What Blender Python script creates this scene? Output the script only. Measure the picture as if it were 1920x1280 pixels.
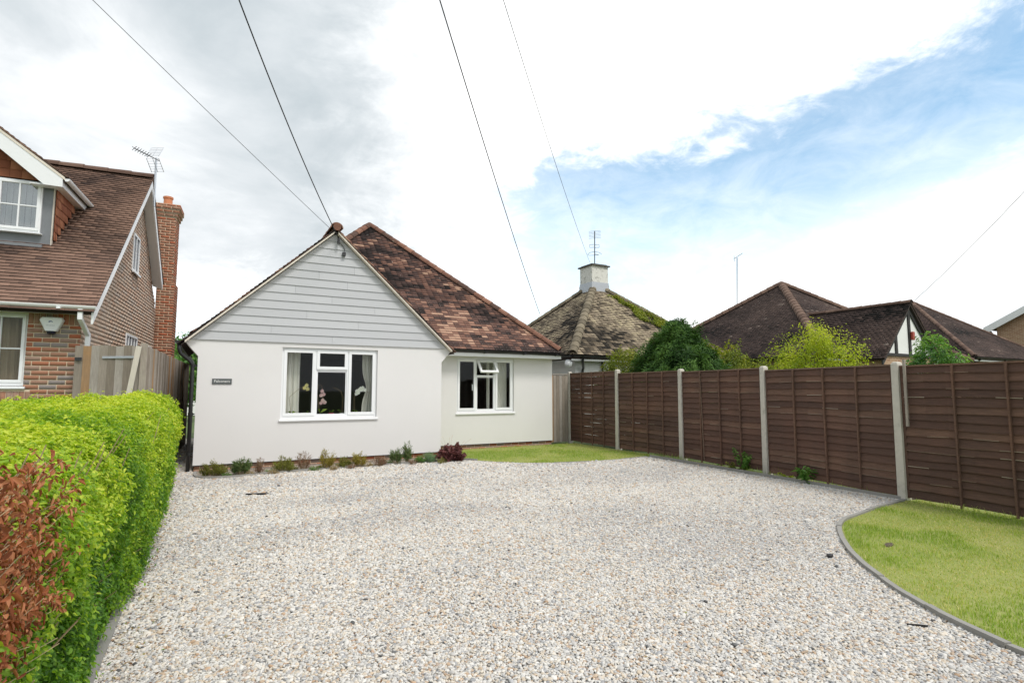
import bpy, bmesh, math, random
import numpy as np
from math import sin, cos, tan, atan, atan2, radians, degrees, pi, sqrt, hypot
from mathutils import Matrix, Vector
random.seed(7); RNG = np.random.default_rng(7)
for o in list(bpy.data.objects): bpy.data.objects.remove(o)
scene = bpy.context.scene; COL = scene.collection

# ------------------------------------------------------------------ camera
F_PX, HORIZON, EYE = 1030.0, 732.0, 1.55
PITCH = atan((HORIZON-640)/F_PX); YAW = atan((960-399)/F_PX)
cd = bpy.data.cameras.new('camera'); cam = bpy.data.objects.new('camera', cd); COL.objects.link(cam)
cd.sensor_width = 36; cd.lens = F_PX/1920*36; cd.clip_start = .05; cd.clip_end = 3000
cam.location = (0, 0, EYE); cam.rotation_euler = (pi/2+PITCH, 0, -YAW); scene.camera = cam

# ------------------------------------------------------------------ world: daylight sky with broken cloud
SUN_EL, SUN_AZ = 54.0, 166.0            # azimuth clockwise from +Y
world = bpy.data.worlds.new('World'); scene.world = world; world.use_nodes = True
wt = world.node_tree; wt.nodes.clear()
class NG:
    """small helper that writes maths as nodes"""
    def __init__(s, t): s.t = t
    def n(s, ty, **kw):
        nd = s.t.nodes.new(ty)
        for k, v in kw.items(): setattr(nd, k, v)
        return nd
    def put(s, sock, v):
        if isinstance(v, bpy.types.NodeSocket): s.t.links.new(v, sock)
        else: sock.default_value = v
    def m(s, op, a, b=0.0, c=0.0, clamp=False):
        nd = s.n('ShaderNodeMath', operation=op, use_clamp=clamp)
        for i, v in enumerate((a, b, c)): s.put(nd.inputs[i], v)
        return nd.outputs[0]
    def ss(s, lo, hi, x):
        nd = s.n('ShaderNodeMapRange', interpolation_type='SMOOTHSTEP')
        s.put(nd.inputs[0], x); s.put(nd.inputs[1], lo); s.put(nd.inputs[2], hi); return nd.outputs[0]
    def mix(s, f, a, b, blend='MIX'):
        nd = s.n('ShaderNodeMix', data_type='RGBA', blend_type=blend)
        s.put(nd.inputs[0], f); s.put(nd.inputs[6], a); s.put(nd.inputs[7], b); return nd.outputs[2]
    def noise(s, vec, scale, detail=4, rough=.55, dist=0.0):
        nd = s.n('ShaderNodeTexNoise'); s.put(nd.inputs['Vector'], vec)
        nd.inputs['Scale'].default_value = scale; nd.inputs['Detail'].default_value = detail
        nd.inputs['Roughness'].default_value = rough; nd.inputs['Distortion'].default_value = dist
        return nd.outputs[0]
    def ramp(s, x, stops, interp='LINEAR'):
        nd = s.n('ShaderNodeValToRGB'); r = nd.color_ramp; r.interpolation = interp
        while len(r.elements) < len(stops): r.elements.new(0.5)
        for e, (p, c) in zip(r.elements, stops): e.position = p; e.color = (*c, 1)
        s.put(nd.inputs[0], x); return nd.outputs[0]
g = NG(wt)
tc = g.n('ShaderNodeTexCoord').outputs['Generated']
sx = g.n('ShaderNodeSeparateXYZ'); wt.links.new(tc, sx.inputs[0])
az = g.m('MULTIPLY', g.m('ARCTAN2', sx.outputs[0], sx.outputs[1]), 57.2958)
el = g.m('MULTIPLY', g.m('ARCSINE', sx.outputs[2]), 57.2958)
mp = g.n('ShaderNodeMapping'); wt.links.new(tc, mp.inputs[0]); mp.inputs['Scale'].default_value = (1, 1, 2.0)
P3 = mp.outputs[0]
nA = g.m('SUBTRACT', g.noise(P3, 3.2, 9, .60, .3), .5)
nB = g.m('SUBTRACT', g.noise(P3, 8.5, 9, .64, .5), .5)
nC = g.m('SUBTRACT', g.noise(P3, 1.7, 4, .5), .5)
nD = g.m('SUBTRACT', g.noise(P3, 22, 6, .65, .6), .5)
nW = g.m('ADD', g.m('ADD', g.m('MULTIPLY', nA, 9.5), g.m('MULTIPLY', nB, 11.0)), g.m('MULTIPLY', nD, 3.5))
upper = g.m('ADD', 22.9, g.m('MULTIPLY', g.m('SUBTRACT', az, 31), .15))
lower = g.m('ADD', 7.2, g.m('MULTIPLY', g.m('SUBTRACT', az, 45), .33))
b1 = g.ss(-1.2, 3.0, g.m('ADD', g.m('SUBTRACT', upper, el), nW))
b2 = g.ss(-1.5, 4.0, g.m('ADD', g.m('SUBTRACT', el, lower), g.m('MULTIPLY', nW, .8)))
b3 = g.ss(23, 34, g.m('ADD', az, g.m('MULTIPLY', nW, 1.9)))
b4 = g.m('SUBTRACT', 1.0, g.ss(100, 125, g.m('ADD', az, g.m('MULTIPLY', nW, 2.0))))
blue = g.m('MULTIPLY', g.m('MULTIPLY', b1, b2), g.m('MULTIPLY', b3, b4))
veil = g.m('ADD', .12, g.m('MULTIPLY', g.ss(28, 9, el), .48))          # thin high veil, thicker near the horizon
veil = g.m('ADD', veil, g.m('MULTIPLY', nB, .75))
blue = g.m('MULTIPLY', blue, g.m('SUBTRACT', 1.0, veil, clamp=True), clamp=True)
# cloud shading: grey-bottomed mass to the left, bright elsewhere
gr1 = g.m('MULTIPLY', g.ss(31, 6, g.m('ADD', az, g.m('MULTIPLY', nW, 2.2))),
          g.ss(8.5, 14, g.m('ADD', el, g.m('MULTIPLY', nW, .9))))
gr1 = g.m('MULTIPLY', gr1, g.ss(-200, -150, az))
core = g.m('MULTIPLY', g.ss(19, 6, el), .55)
gtone = g.m('ADD', g.m('ADD', g.m('MULTIPLY', nA, 1.5), g.m('MULTIPLY', nC, 1.8)), .60)
gtone = g.m('SUBTRACT', gtone, g.m('MULTIPLY', g.ss(22, 13, el), .38), clamp=True)
greyc = g.ramp(gtone, [(0, (.33, .385, .42)), (.4, (.47, .52, .55)), (.75, (.62, .655, .68)), (1, (.80, .82, .835))])
gr2 = g.m('MULTIPLY', g.m('MULTIPLY', g.ss(60, 70, g.m('ADD', az, g.m('MULTIPLY', nW, 1.2))), g.ss(11, 7, g.m('ADD', el, g.m('MULTIPLY', nW, .5)))), .55)
whitec = g.mix(g.ss(-.3, .25, nA), (.93, .95, .97, 1), (1.12, 1.12, 1.11, 1))
low = g.m('MULTIPLY', g.ss(12, 5, g.m('ADD', el, g.m('MULTIPLY', nW, .6))), g.ss(30, 15, az))
whitec = g.mix(g.m('MULTIPLY', low, .7), whitec, (.80, .93, .99, 1))
cl = g.mix(gr1, whitec, greyc)
cl = g.mix(gr2, cl, (.66, .72, .78, 1))
sky = g.n('ShaderNodeTexSky', sky_type='NISHITA', sun_disc=False)
sky.sun_elevation = radians(SUN_EL); sky.sun_rotation = radians(SUN_AZ)
SKY_STRENGTH = .12
sc = g.n('ShaderNodeMix', data_type='RGBA', blend_type='MULTIPLY'); sc.inputs[0].default_value = 1
wt.links.new(cl, sc.inputs[6]); sc.inputs[7].default_value = (1/SKY_STRENGTH,)*3+(1,)
skyc = g.mix(1.0, sky.outputs[0], (1.08, 1.44, 1.38, 1), 'MULTIPLY')
final = g.mix(blue, sc.outputs[2], skyc)
bg = g.n('ShaderNodeBackground'); wt.links.new(final, bg.inputs[0]); bg.inputs[1].default_value = SKY_STRENGTH
wo = g.n('ShaderNodeOutputWorld'); wt.links.new(bg.outputs[0], wo.inputs[0])

sd = bpy.data.lights.new('sun', 'SUN'); sd.energy = 1.5; sd.angle = radians(14); sd.color = (1, .965, .91)
so = bpy.data.objects.new('sun', sd); COL.objects.link(so); so.location = (0, -10, 30)
_d = Vector((sin(radians(SUN_AZ))*cos(radians(SUN_EL)), cos(radians(SUN_AZ))*cos(radians(SUN_EL)), sin(radians(SUN_EL))))
so.rotation_euler = _d.to_track_quat('Z', 'Y').to_euler()
vs = scene.view_settings; vs.view_transform = 'Standard'; vs.look = 'None'; vs.gamma = 1; vs.use_curve_mapping = False
vs.exposure = 0.42

# ------------------------------------------------------------------ helpers
FW = np.array([sin(YAW)*cos(PITCH), cos(YAW)*cos(PITCH), sin(PITCH)]); RT = np.array([cos(YAW), -sin(YAW), 0.]); UP = np.cross(RT, FW)
CAM = np.array([0, 0, EYE])
def ray(x, y): return FW+RT*(x-960)/F_PX-UP*(y-640)/F_PX
def G(x, y, z=0.): d = ray(x, y); return CAM+d*((z-EYE)/d[2])          # pixel on a horizontal plane
def PY(x, y, Y): d = ray(x, y); return CAM+d*(Y/d[1])                    # pixel on a wall Y = const
def depth(P): return (np.asarray(P)-CAM) @ FW
def A(*v): return np.array(v, float)

def vnoise(x, y, seed=0):
    x = np.asarray(x, float); y = np.asarray(y, float)
    xi = np.floor(x).astype(np.int64); yi = np.floor(y).astype(np.int64); fx = x-xi; fy = y-yi
    def h(a, b):
        n = (a*374761393+b*668265263+seed*974634777) & 0x7fffffff
        n = ((n ^ (n >> 13))*1274126177) & 0x7fffffff
        return ((n ^ (n >> 16)) & 0xffff)/65535.0
    u = fx*fx*(3-2*fx); v = fy*fy*(3-2*fy)
    return (h(xi, yi)*(1-u)+h(xi+1, yi)*u)*(1-v)+(h(xi, yi+1)*(1-u)+h(xi+1, yi+1)*u)*v
def fbm(x, y, seed=0, o=3):
    x = np.asarray(x, float); y = np.asarray(y, float)
    return sum(vnoise(x*2**i, y*2**i, seed+i)*.5**i for i in range(o))/sum(.5**i for i in range(o))

class MB:
    def __init__(s): s.V = []; s.F = []; s.T = []
    def _add(s, vs, fs, t=.5):
        b = len(s.V); s.V += [tuple(map(float, v)) for v in vs]
        for f in fs: s.F.append(tuple(b+i for i in f)); s.T.append(t)
        return s
    def box(s, x0, x1, y0, y1, z0, z1, t=.5):
        return s._add([(x, y, z) for z in (z0, z1) for y in (y0, y1) for x in (x0, x1)],
                      [(0, 2, 3, 1), (4, 5, 7, 6), (0, 1, 5, 4), (2, 6, 7, 3), (0, 4, 6, 2), (1, 3, 7, 5)], t)
    def obox(s, c, ax, ay, az_, t=.5):
        c, ax, ay, az_ = map(lambda q: np.asarray(q, float), (c, ax, ay, az_))
        return s._add([c+i*ax+j*ay+k*az_ for k in (-1, 1) for j in (-1, 1) for i in (-1, 1)],
                      [(0, 2, 3, 1), (4, 5, 7, 6), (0, 1, 5, 4), (2, 6, 7, 3), (0, 4, 6, 2), (1, 3, 7, 5)], t)
    def bar(s, p, q, w, h, upv=(0, 0, 1), t=.5):
        p = np.asarray(p, float); q = np.asarray(q, float); d = q-p; L = np.linalg.norm(d); d /= L
        sd_ = np.cross(d, upv); sd_ /= np.linalg.norm(sd_); u_ = np.cross(sd_, d)
        return s.obox((p+q)/2, d*L/2, sd_*w/2, u_*h/2, t)
    def prism(s, pts, vec, t=.5):
        n = len(pts); p = [np.asarray(q, float) for q in pts]; v = np.asarray(vec, float)
        return s._add(p+[q+v for q in p], [tuple(range(n)), tuple(range(2*n-1, n-1, -1))]+[(i, n+i, n+(i+1) % n, (i+1) % n) for i in range(n)], t)
    def tube(s, pts, r, n=8, caps=True, t=.5):
        pts = [np.asarray(p, float) for p in pts]; m = len(pts); rs = r if hasattr(r, '__len__') else [r]*m; vs = []
        prev = None
        for i, p in enumerate(pts):
            d = pts[min(i+1, m-1)]-pts[max(i-1, 0)]; d = d/np.linalg.norm(d)
            if prev is None: a = np.cross(d, (0, 0, 1) if abs(d[2]) < .9 else (1, 0, 0))
            else: a = prev-d*(prev@d)
            a /= np.linalg.norm(a); prev = a; b = np.cross(d, a)
            vs += [p+rs[i]*(cos(2*pi*k/n)*a+sin(2*pi*k/n)*b) for k in range(n)]
        fs = [(i*n+k, i*n+(k+1) % n, (i+1)*n+(k+1) % n, (i+1)*n+k) for i in range(m-1) for k in range(n)]
        if caps: fs += [tuple(range(n-1, -1, -1)), tuple((m-1)*n+k for k in range(n))]
        return s._add(vs, fs, t)
    def lathe(s, c, prof, n=16, t=.5):
        c = np.asarray(c, float); m = len(prof)
        vs = [c+(r*cos(2*pi*k/n), r*sin(2*pi*k/n), z) for r, z in prof for k in range(n)]
        fs = [(i*n+k, i*n+(k+1) % n, (i+1)*n+(k+1) % n, (i+1)*n+k) for i in range(m-1) for k in range(n)]
        fs += [tuple(range(n-1, -1, -1)), tuple((m-1)*n+k for k in range(n))]
        return s._add(vs, fs, t)
    def poly(s, pts, t=.5): return s._add(pts, [tuple(range(len(pts)))], t)
    def mesh(s, name, fix=True):
        me = bpy.data.meshes.new(name); me.from_pydata(s.V, [], s.F)
        if fix:
            bm = bmesh.new(); bm.from_mesh(me); bmesh.ops.recalc_face_normals(bm, faces=bm.faces); bm.to_mesh(me); bm.free()
        a = me.attributes.new('tint', 'FLOAT', 'FACE'); a.data.foreach_set('value', np.array(s.T, np.float32))
        return me
    def build(s, name, mat, parent=None, smooth=False, fix=True, bevel=0):
        me = s.mesh(name, fix); o = obj(name, me, mat, parent)
        if smooth: me.shade_smooth()
        if bevel:
            m = o.modifiers.new('bevel', 'BEVEL'); m.width = bevel; m.segments = 2; m.limit_method = 'ANGLE'; m.angle_limit = radians(50)
        return o
def raw_mesh(name, V, FV, n, tint=None, dom='FACE'):
    """mesh from numpy: V (N,3), FV flat vertex indices, n verts per face"""
    me = bpy.data.meshes.new(name); V = np.ascontiguousarray(V, np.float32); FV = np.ascontiguousarray(FV, np.int32).ravel(); nf = len(FV)//n
    me.vertices.add(len(V)); me.vertices.foreach_set('co', V.ravel())
    me.loops.add(len(FV)); me.loops.foreach_set('vertex_index', FV)
    me.polygons.add(nf); me.polygons.foreach_set('loop_start', np.arange(nf, dtype=np.int32)*n)
    me.update(calc_edges=True)
    if tint is not None:
        a = me.attributes.new('tint', 'FLOAT', dom); a.data.foreach_set('value', np.ascontiguousarray(tint, np.float32))
    return me
def obj(name, me, mat, parent=None):
    o = bpy.data.objects.new(name, me); COL.objects.link(o)
    if mat is not None:
        if not me.materials:
            for m_ in (mat if isinstance(mat, (list, tuple)) else [mat]): me.materials.append(m_)
    if parent is not None:
        o.parent = parent
        if parent.type == 'EMPTY' and not parent.get('loc_'): o.matrix_parent_inverse = parent.matrix_basis.inverted()
    return o
def tag(o, label=None, cat=None, group=None, kind=None):
    for k, v in (('label', label), ('category', cat), ('group', group), ('kind', kind)):
        if v: o[k] = v
    return o
LOCAL = set()
def thing(name, loc, label, cat, group=None, rz=0, local=False):
    o = bpy.data.objects.new(name, None); COL.objects.link(o); o.location = loc; o.rotation_euler = (0, 0, rz)
    o.empty_display_size = .2; tag(o, label, cat, group)
    mb = Matrix.Translation(loc) @ Matrix.Rotation(rz, 4, 'Z'); o.matrix_basis = mb
    if local: o['loc_'] = 1; LOCAL.add(o)
    return o

# ------------------------------------------------------------------ materials
MATS = {}
def newmat(name):
    m = bpy.data.materials.new(name); m.use_nodes = True; t = m.node_tree; t.nodes.clear()
    q = NG(t); out = q.n('ShaderNodeOutputMaterial'); b = q.n('ShaderNodeBsdfPrincipled'); t.links.new(b.outputs[0], out.inputs[0])
    MATS[name] = m; return m, q, b, out
def bump(q, b, h, strength=.3, dist=.01):
    n = q.n('ShaderNodeBump'); n.inputs['Strength'].default_value = strength; n.inputs['Distance'].default_value = dist
    q.t.links.new(h, n.inputs['Height']); q.t.links.new(n.outputs[0], b.inputs['Normal'])
def ocoord(q): return q.n('ShaderNodeTexCoord').outputs['Object']
def plain(name, col, rough=.6, var=.10, scale=6, bmp=.0, bscale=60, metal=0, spec=.5, dirt=None):
    m, q, b, o = newmat(name); v = ocoord(q)
    f = q.noise(v, scale, 5, .6)
    c1 = tuple(max(0, x*(1-var)) for x in col); c2 = tuple(min(1, x*(1+var)) for x in col)
    c = q.mix(f, (*c1, 1), (*c2, 1))
    if dirt:
        d = q.ss(.52, .72, q.noise(v, scale*.6, 8, .7)); c = q.mix(q.m('MULTIPLY', d, dirt[1]), c, (*dirt[0], 1))
    q.put(b.inputs['Base Color'], c); b.inputs['Roughness'].default_value = rough; b.inputs['Metallic'].default_value = metal
    b.inputs['Specular IOR Level'].default_value = spec
    if bmp: bump(q, b, q.noise(v, bscale, 4, .6), bmp)
    return m
def tinted(name, stops, rough=.85, var=.25, scale=14, bmp=.25, bscale=90, interp='LINEAR', spots=None, spec=.3, stretch=None, stain=None):
    """colour from the per-piece 'tint' attribute, broken up by grain"""
    m, q, b, o = newmat(name); v = ocoord(q)
    if stretch:
        mp_ = q.n('ShaderNodeMapping'); q.t.links.new(v, mp_.inputs[0]); mp_.inputs['Scale'].default_value = stretch; v = mp_.outputs[0]
    t = q.n('ShaderNodeAttribute', attribute_name='tint').outputs['Fac']
    c = q.ramp(t, stops, interp); f = q.noise(v, scale, 6, .65)
    gr = q.m('ADD', 1-var, q.m('MULTIPLY', f, 2*var)); cc = q.n('ShaderNodeCombineColor')
    for i in range(3): q.put(cc.inputs[i], gr)
    c = q.mix(1.0, c, cc.outputs[0], 'MULTIPLY')
    if stain:
        ps = q.n('ShaderNodeNewGeometry').outputs['Position']; f2 = q.ss(.38, .62, q.noise(ps, stain[0], 5, .65)); c = q.mix(q.m('MULTIPLY', f2, stain[2]), c, (*stain[1], 1))
    if spots:
        col, thr, sc_, amt = spots; s_ = q.ss(thr, thr+.05, q.noise(v, sc_, 3, .5)); c = q.mix(q.m('MULTIPLY', s_, amt), c, (*col, 1))
    q.put(b.inputs['Base Color'], c); b.inputs['Roughness'].default_value = rough; b.inputs['Specular IOR Level'].default_value = spec
    if bmp: bump(q, b, q.noise(v, bscale, 4, .6), bmp, .006)
    return m
def leafmat(name, stops, trans=.35, rough=.45, spec=.35):
    m, q, b, o = newmat(name)
    t = q.n('ShaderNodeAttribute', attribute_name='tint').outputs['Fac']; c = q.ramp(t, stops)
    q.put(b.inputs['Base Color'], c); b.inputs['Roughness'].default_value = rough; b.inputs['Specular IOR Level'].default_value = spec
    tr = q.n('ShaderNodeBsdfTranslucent'); c2 = q.mix(1.0, c, (1.25, 1.3, .6, 1), 'MULTIPLY'); q.put(tr.inputs[0], c2)
    mx = q.n('ShaderNodeMixShader'); mx.inputs[0].default_value = trans
    q.t.links.new(b.outputs[0], mx.inputs[1]); q.t.links.new(tr.outputs[0], mx.inputs[2]); q.t.links.new(mx.outputs[0], o.inputs[0])
    return m
def glassmat(name, refl=.45, tint=(.97, .985, .98), base=0.0):
    m, q, b, o = newmat(name); q.t.nodes.remove(b)
    tr = q.n('ShaderNodeBsdfTransparent'); tr.inputs[0].default_value = (*tint, 1)
    gl = q.n('ShaderNodeBsdfGlossy'); gl.inputs['Roughness'].default_value = .01
    fr = q.n('ShaderNodeFresnel'); fr.inputs[0].default_value = 1.45
    mx = q.n('ShaderNodeMixShader'); q.put(mx.inputs[0], q.m('ADD', base, q.m('MULTIPLY', fr.outputs[0], refl)))
    q.t.links.new(tr.outputs[0], mx.inputs[1]); q.t.links.new(gl.outputs[0], mx.inputs[2]); q.t.links.new(mx.outputs[0], o.inputs[0])
    return m
plain('render', (.735, .72, .712), .9, .03, 1.2, .25, 160, dirt=((.63, .61, .60), .14))
plain('pvc', (.83, .84, .85), .3, .02, 3)
plain('white_timber', (.80, .80, .79), .45, .04, 5, dirt=((.55, .54, .5), .25))
plain('white_wall', (.78, .78, .76), .8, .05, 2, .1, 100, dirt=((.5, .5, .46), .3))
plain('black_plastic', (.012, .012, .013), .35, .15, 8)
plain('dark_iron', (.03, .03, .032), .5, .2, 8)
plain('alu', (.55, .57, .6), .35, .1, 20, metal=.8)
plain('galv', (.45, .47, .5), .5, .15, 30, metal=.5)
plain('lead', (.19, .20, .215), .6, .22, 5, .3, 12)
plain('concrete', (.55, .515, .45), .92, .14, 9, .5, 160, dirt=((.24, .24, .19), .55))
plain('edging', (.29, .28, .26), .92, .14, 7, .4, 120, dirt=((.22, .21, .17), .5))
plain('mortar', (.66, .55, .40), .95, .12, 20, .3, 200)
plain('verge', (.72, .65, .56), .95, .15, 12, .3, 100, dirt=((.34, .29, .23), .4))
plain('soil', (.10, .075, .055), .95, .35, 22, .8, 60)
plain('interior', (.16, .14, .12), .9, .1, 2)
plain('carpet', (.10, .08, .06), .95, .1, 3)
plain('roof_deck', (.05, .035, .03), .95, .2, 6)
plain('curtain', (.76, .73, .66), .9, .05, 8)
plain('brown_curtain', (.40, .31, .21), .9, .08, 8)
plain('blind', (.62, .62, .62), .7, .04, 8)
plain('pot_white', (.72, .72, .72), .35, .05, 8)
plain('pot_pink', (.55, .05, .14), .35, .05, 8)
plain('terracotta', (.52, .20, .10), .8, .15, 14)
plain('cable_black', (.012, .012, .012), .6, .1, 4)
plain('cable_grey', (.10, .105, .11), .6, .1, 4)
plain('cable_pale', (.34, .35, .36), .6, .1, 4)
plain('slate_sign', (.09, .10, .10), .5, .12, 20)
plain('sign_white', (.82, .82, .80), .5, .02, 8)
plain('grey_print', (.32, .34, .36), .5, .02, 8)
plain('blue_print', (.03, .06, .22), .4, .05, 8)
plain('navy_lens', (.012, .012, .03), .2, .1, 8)
plain('bark', (.11, .085, .06), .95, .3, 20, .6, 40)
plain('twig', (.30, .22, .13), .9, .3, 30)
plain('dead_twig', (.47, .36, .22), .9, .25, 30)
plain('red_box', (.35, .05, .03), .5, .1, 8)
plain('black_timber', (.025, .023, .022), .7, .2, 10)
plain('weathered_white', (.66, .65, .60), .9, .08, 9, .2, 60, dirt=((.03, .028, .025), .9))
plain('moss_cap', (.10, .095, .085), .95, .3, 12, .5, 50)
plain('hill_green', (.07, .11, .035), .95, .35, .1)
tinted('boarding', [(0, (.475, .482, .498)), (1, (.515, .522, .538))], .6, .035, 3, .12, 40, stretch=(.6, 6, 6))
tinted('tile_old', [(0, (.018, .013, .012)), (.15, (.045, .030, .027)), (.4, (.095, .056, .047)), (.62, (.155, .080, .060)), (.82, (.285, .150, .105)), (1, (.48, .30, .21))], .9, .55, 22, .6, 70,
       spots=((.62, .60, .55), .70, 9.0, .8))
tinted('tile_brown', [(0, (.020, .014, .013)), (.2, (.09, .056, .043)), (.55, (.19, .115, .084)), (1, (.29, .178, .130))], .9, .2, 12, .3, 70)
tinted('tile_moss', [(0, (.022, .018, .014)), (.2, (.085, .068, .05)), (.4, (.18, .14, .096)), (.7, (.31, .25, .18)), (1, (.44, .365, .24))], .95, .6, 11, .8, 40,
       spots=((.055, .048, .035), .58, 9, .75))
tinted('tile_dark', [(0, (.010, .008, .007)), (.2, (.05, .034, .03)), (.5, (.088, .06, .052)), (.9, (.14, .095, .08)), (1, (.26, .20, .17))], .9, .4, 12, .4, 60,
       spots=((.30, .28, .25), .70, 6.5, .6))
tinted('ridge', [(0, (.09, .055, .043)), (.5, (.18, .088, .06)), (1, (.27, .14, .095))], .9, .45, 9, .5, 40, spots=((.40, .36, .27), .68, 7, .5))
tinted('ridge_moss', [(0, (.12, .10, .07)), (1, (.22, .185, .13))], .95, .6, 9, .8, 40)
tinted('ridge_brown', [(0, (.10, .06, .045)), (1, (.18, .115, .085))], .9, .4, 9, .4, 40)
tinted('hang_tile', [(0, (.22, .075, .04)), (.5, (.30, .115, .06)), (1, (.38, .16, .085))], .9, .25, 12, .3, 60)
tinted('brick', [(0, (.40, .115, .055)), (.2, (.36, .16, .095)), (.6, (.33, .185, .125)), (.8, (.31, .22, .175)), (.9, (.24, .20, .185)), (1, (.29, .255, .24))], .92, .35, 26, .5, 120)
tinted('brick_side', [(0, (.56, .38, .28)), (.4, (.57, .43, .335)), (.8, (.57, .46, .37)), (1, (.49, .41, .355))], .92, .25, 26, .4, 120)
m_, q_, b_, o_ = newmat('brick_far'); sp_ = q_.n('ShaderNodeSeparateXYZ'); q_.t.links.new(ocoord(q_), sp_.inputs[0]); cv_ = q_.n('ShaderNodeCombineXYZ')
q_.put(cv_.inputs[0], q_.m('ADD', sp_.outputs[0], sp_.outputs[1])); q_.put(cv_.inputs[1], sp_.outputs[2]); bk_ = q_.n('ShaderNodeTexBrick'); q_.t.links.new(cv_.outputs[0], bk_.inputs['Vector'])
for k_, v_ in (('Color1', (.30, .155, .085, 1)), ('Color2', (.40, .25, .15, 1)), ('Mortar', (.55, .47, .36, 1)), ('Scale', 1.0), ('Mortar Size', .006), ('Brick Width', .225), ('Row Height', .075)): bk_.inputs[k_].default_value = v_
q_.put(b_.inputs['Base Color'], bk_.outputs[0]); b_.inputs['Roughness'].default_value = .92; bump(q_, b_, bk_.outputs[1], -.3, .01)
tinted('fence_brown', [(0, (.078, .042, .031)), (.5, (.134, .071, .051)), (.8, (.190, .107, .072)), (.9, (.25, .175, .128)), (1, (.46, .39, .31))], .8, .7, 5, .4, 30, stretch=(2.2, 2.2, 18), stain=(1.1, (.062, .044, .036), .35))
tinted('fence_grey', [(0, (.20, .165, .13)), (.45, (.32, .275, .23)), (.8, (.42, .385, .35)), (1, (.37, .22, .11))], .9, .45, 6, .4, 40, stretch=(9, 9, 1.1), stain=(1.6, (.20, .175, .14), .25))
tinted('pale_wood', [(0, (.55, .50, .43)), (1, (.62, .57, .5))], .8, .2, 6, .2, 40, stretch=(8, 8, 1))
leafmat('privet', [(0, (.045, .13, .020)), (.3, (.11, .25, .024)), (.55, (.24, .41, .032)), (.8, (.45, .57, .045)), (1, (.62, .67, .09))], .45)
leafmat('dead_leaf', [(0, (.18, .055, .024)), (.5, (.37, .12, .05)), (1, (.54, .25, .13))], .25, .7)
leafmat('conifer', [(0, (.018, .055, .010)), (.6, (.048, .125, .018)), (1, (.12, .23, .04))], .2, .6)
leafmat('gold_conifer', [(0, (.08, .12, .02)), (.5, (.20, .25, .025)), (1, (.36, .36, .04))], .3, .6)
leafmat('lime', [(0, (.18, .26, .015)), (.5, (.38, .46, .025)), (1, (.55, .58, .06))], .45, .55)
leafmat('green_leaf', [(0, (.045, .13, .025)), (.6, (.12, .27, .05)), (1, (.24, .40, .10))], .4)
leafmat('heath', [(0, (.10, .11, .02)), (.5, (.19, .20, .035)), (1, (.34, .32, .07))], .25, .7)
leafmat('heath_gold', [(0, (.20, .14, .025)), (.5, (.31, .25, .04)), (1, (.42, .38, .07))], .25, .7)
leafmat('heath_brown', [(0, (.16, .08, .055)), (.5, (.25, .14, .10)), (1, (.28, .24, .11))], .25, .7)
leafmat('rosemary', [(0, (.05, .09, .03)), (.5, (.11, .17, .05)), (1, (.18, .25, .09))], .25, .7)
leafmat('pale_herb', [(0, (.13, .24, .12)), (1, (.30, .44, .25))], .3, .7)
leafmat('purple_leaf', [(0, (.07, .025, .026)), (.5, (.16, .055, .055)), (1, (.30, .13, .115))], .2, .5)
leafmat('orchid_leaf', [(0, (.05, .11, .02)), (1, (.26, .36, .05))], .3)
leafmat('petal_white', [(0, (.78, .78, .76)), (1, (.84, .84, .82))], .3)
leafmat('petal_pink', [(0, (.70, .42, .45)), (1, (.78, .62, .6))], .3)
leafmat('petal_yellow', [(0, (.70, .58, .16)), (1, (.75, .68, .35))], .3)
leafmat('dry_grass', [(0, (.28, .20, .10)), (1, (.45, .36, .2))], .3, .8)
leafmat('lawn_blade', [(0, (.17, .29, .035)), (.4, (.30, .42, .055)), (.65, (.46, .50, .12)), (1, (.64, .56, .27))], .35, .6)
glassmat('glass', .38); glassmat('glass_sky', 1.2, base=.25)
def M(n): return MATS[n]

# lawn and gravel base sheets
def groundmat(name, stops, scale, bscale=40):
    m, q, b, o = newmat(name); v = ocoord(q); f = q.m('ADD', q.m('MULTIPLY', q.noise(v, scale, 5, .6), .6), q.m('MULTIPLY', q.noise(v, scale*14, 5, .7), .4))
    q.put(b.inputs['Base Color'], q.ramp(f, stops)); b.inputs['Roughness'].default_value = .95; bump(q, b, q.noise(v, bscale, 5, .7), .6, .02); return m
groundmat('lawn_soil', [(.3, (.20, .26, .05)), (.6, (.31, .33, .10)), (.75, (.42, .37, .18))], 1.2)
groundmat('stony_soil', [(.3, (.10, .075, .055)), (.48, (.22, .18, .14)), (.6, (.42, .38, .33)), (.7, (.55, .52, .47))], 7, 90)
groundmat('far_ground', [(.3, (.06, .10, .03)), (.7, (.12, .16, .05))], .3)
m_, q_, b_, o_ = newmat('gravel_bed'); v_ = ocoord(q_)
vo = q_.n('ShaderNodeTexVoronoi'); q_.put(vo.inputs['Vector'], v_); vo.inputs['Scale'].default_value = 42
sp = q_.n('ShaderNodeSeparateColor'); q_.t.links.new(vo.outputs['Color'], sp.inputs[0])
GRAVEL = [(0, (.46, .445, .43)), (.2, (.60, .58, .55)), (.5, (.70, .675, .635)), (.66, (.65, .59, .505)), (.80, (.57, .475, .365)), (.88, (.47, .32, .21)), (.91, (.42, .42, .425)), (1, (.30, .30, .305))]
cg = q_.ramp(sp.outputs[0], GRAVEL); dk = q_.ss(.75, .25, vo.outputs['Distance'])
q_.put(b_.inputs['Base Color'], q_.mix(dk, (.26, .245, .225, 1), cg)); b_.inputs['Roughness'].default_value = .95
bump(q_, b_, q_.m('SUBTRACT', 1.0, vo.outputs['Distance']), .8, .02)
m_, q_, b_, o_ = newmat('pebble')
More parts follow.
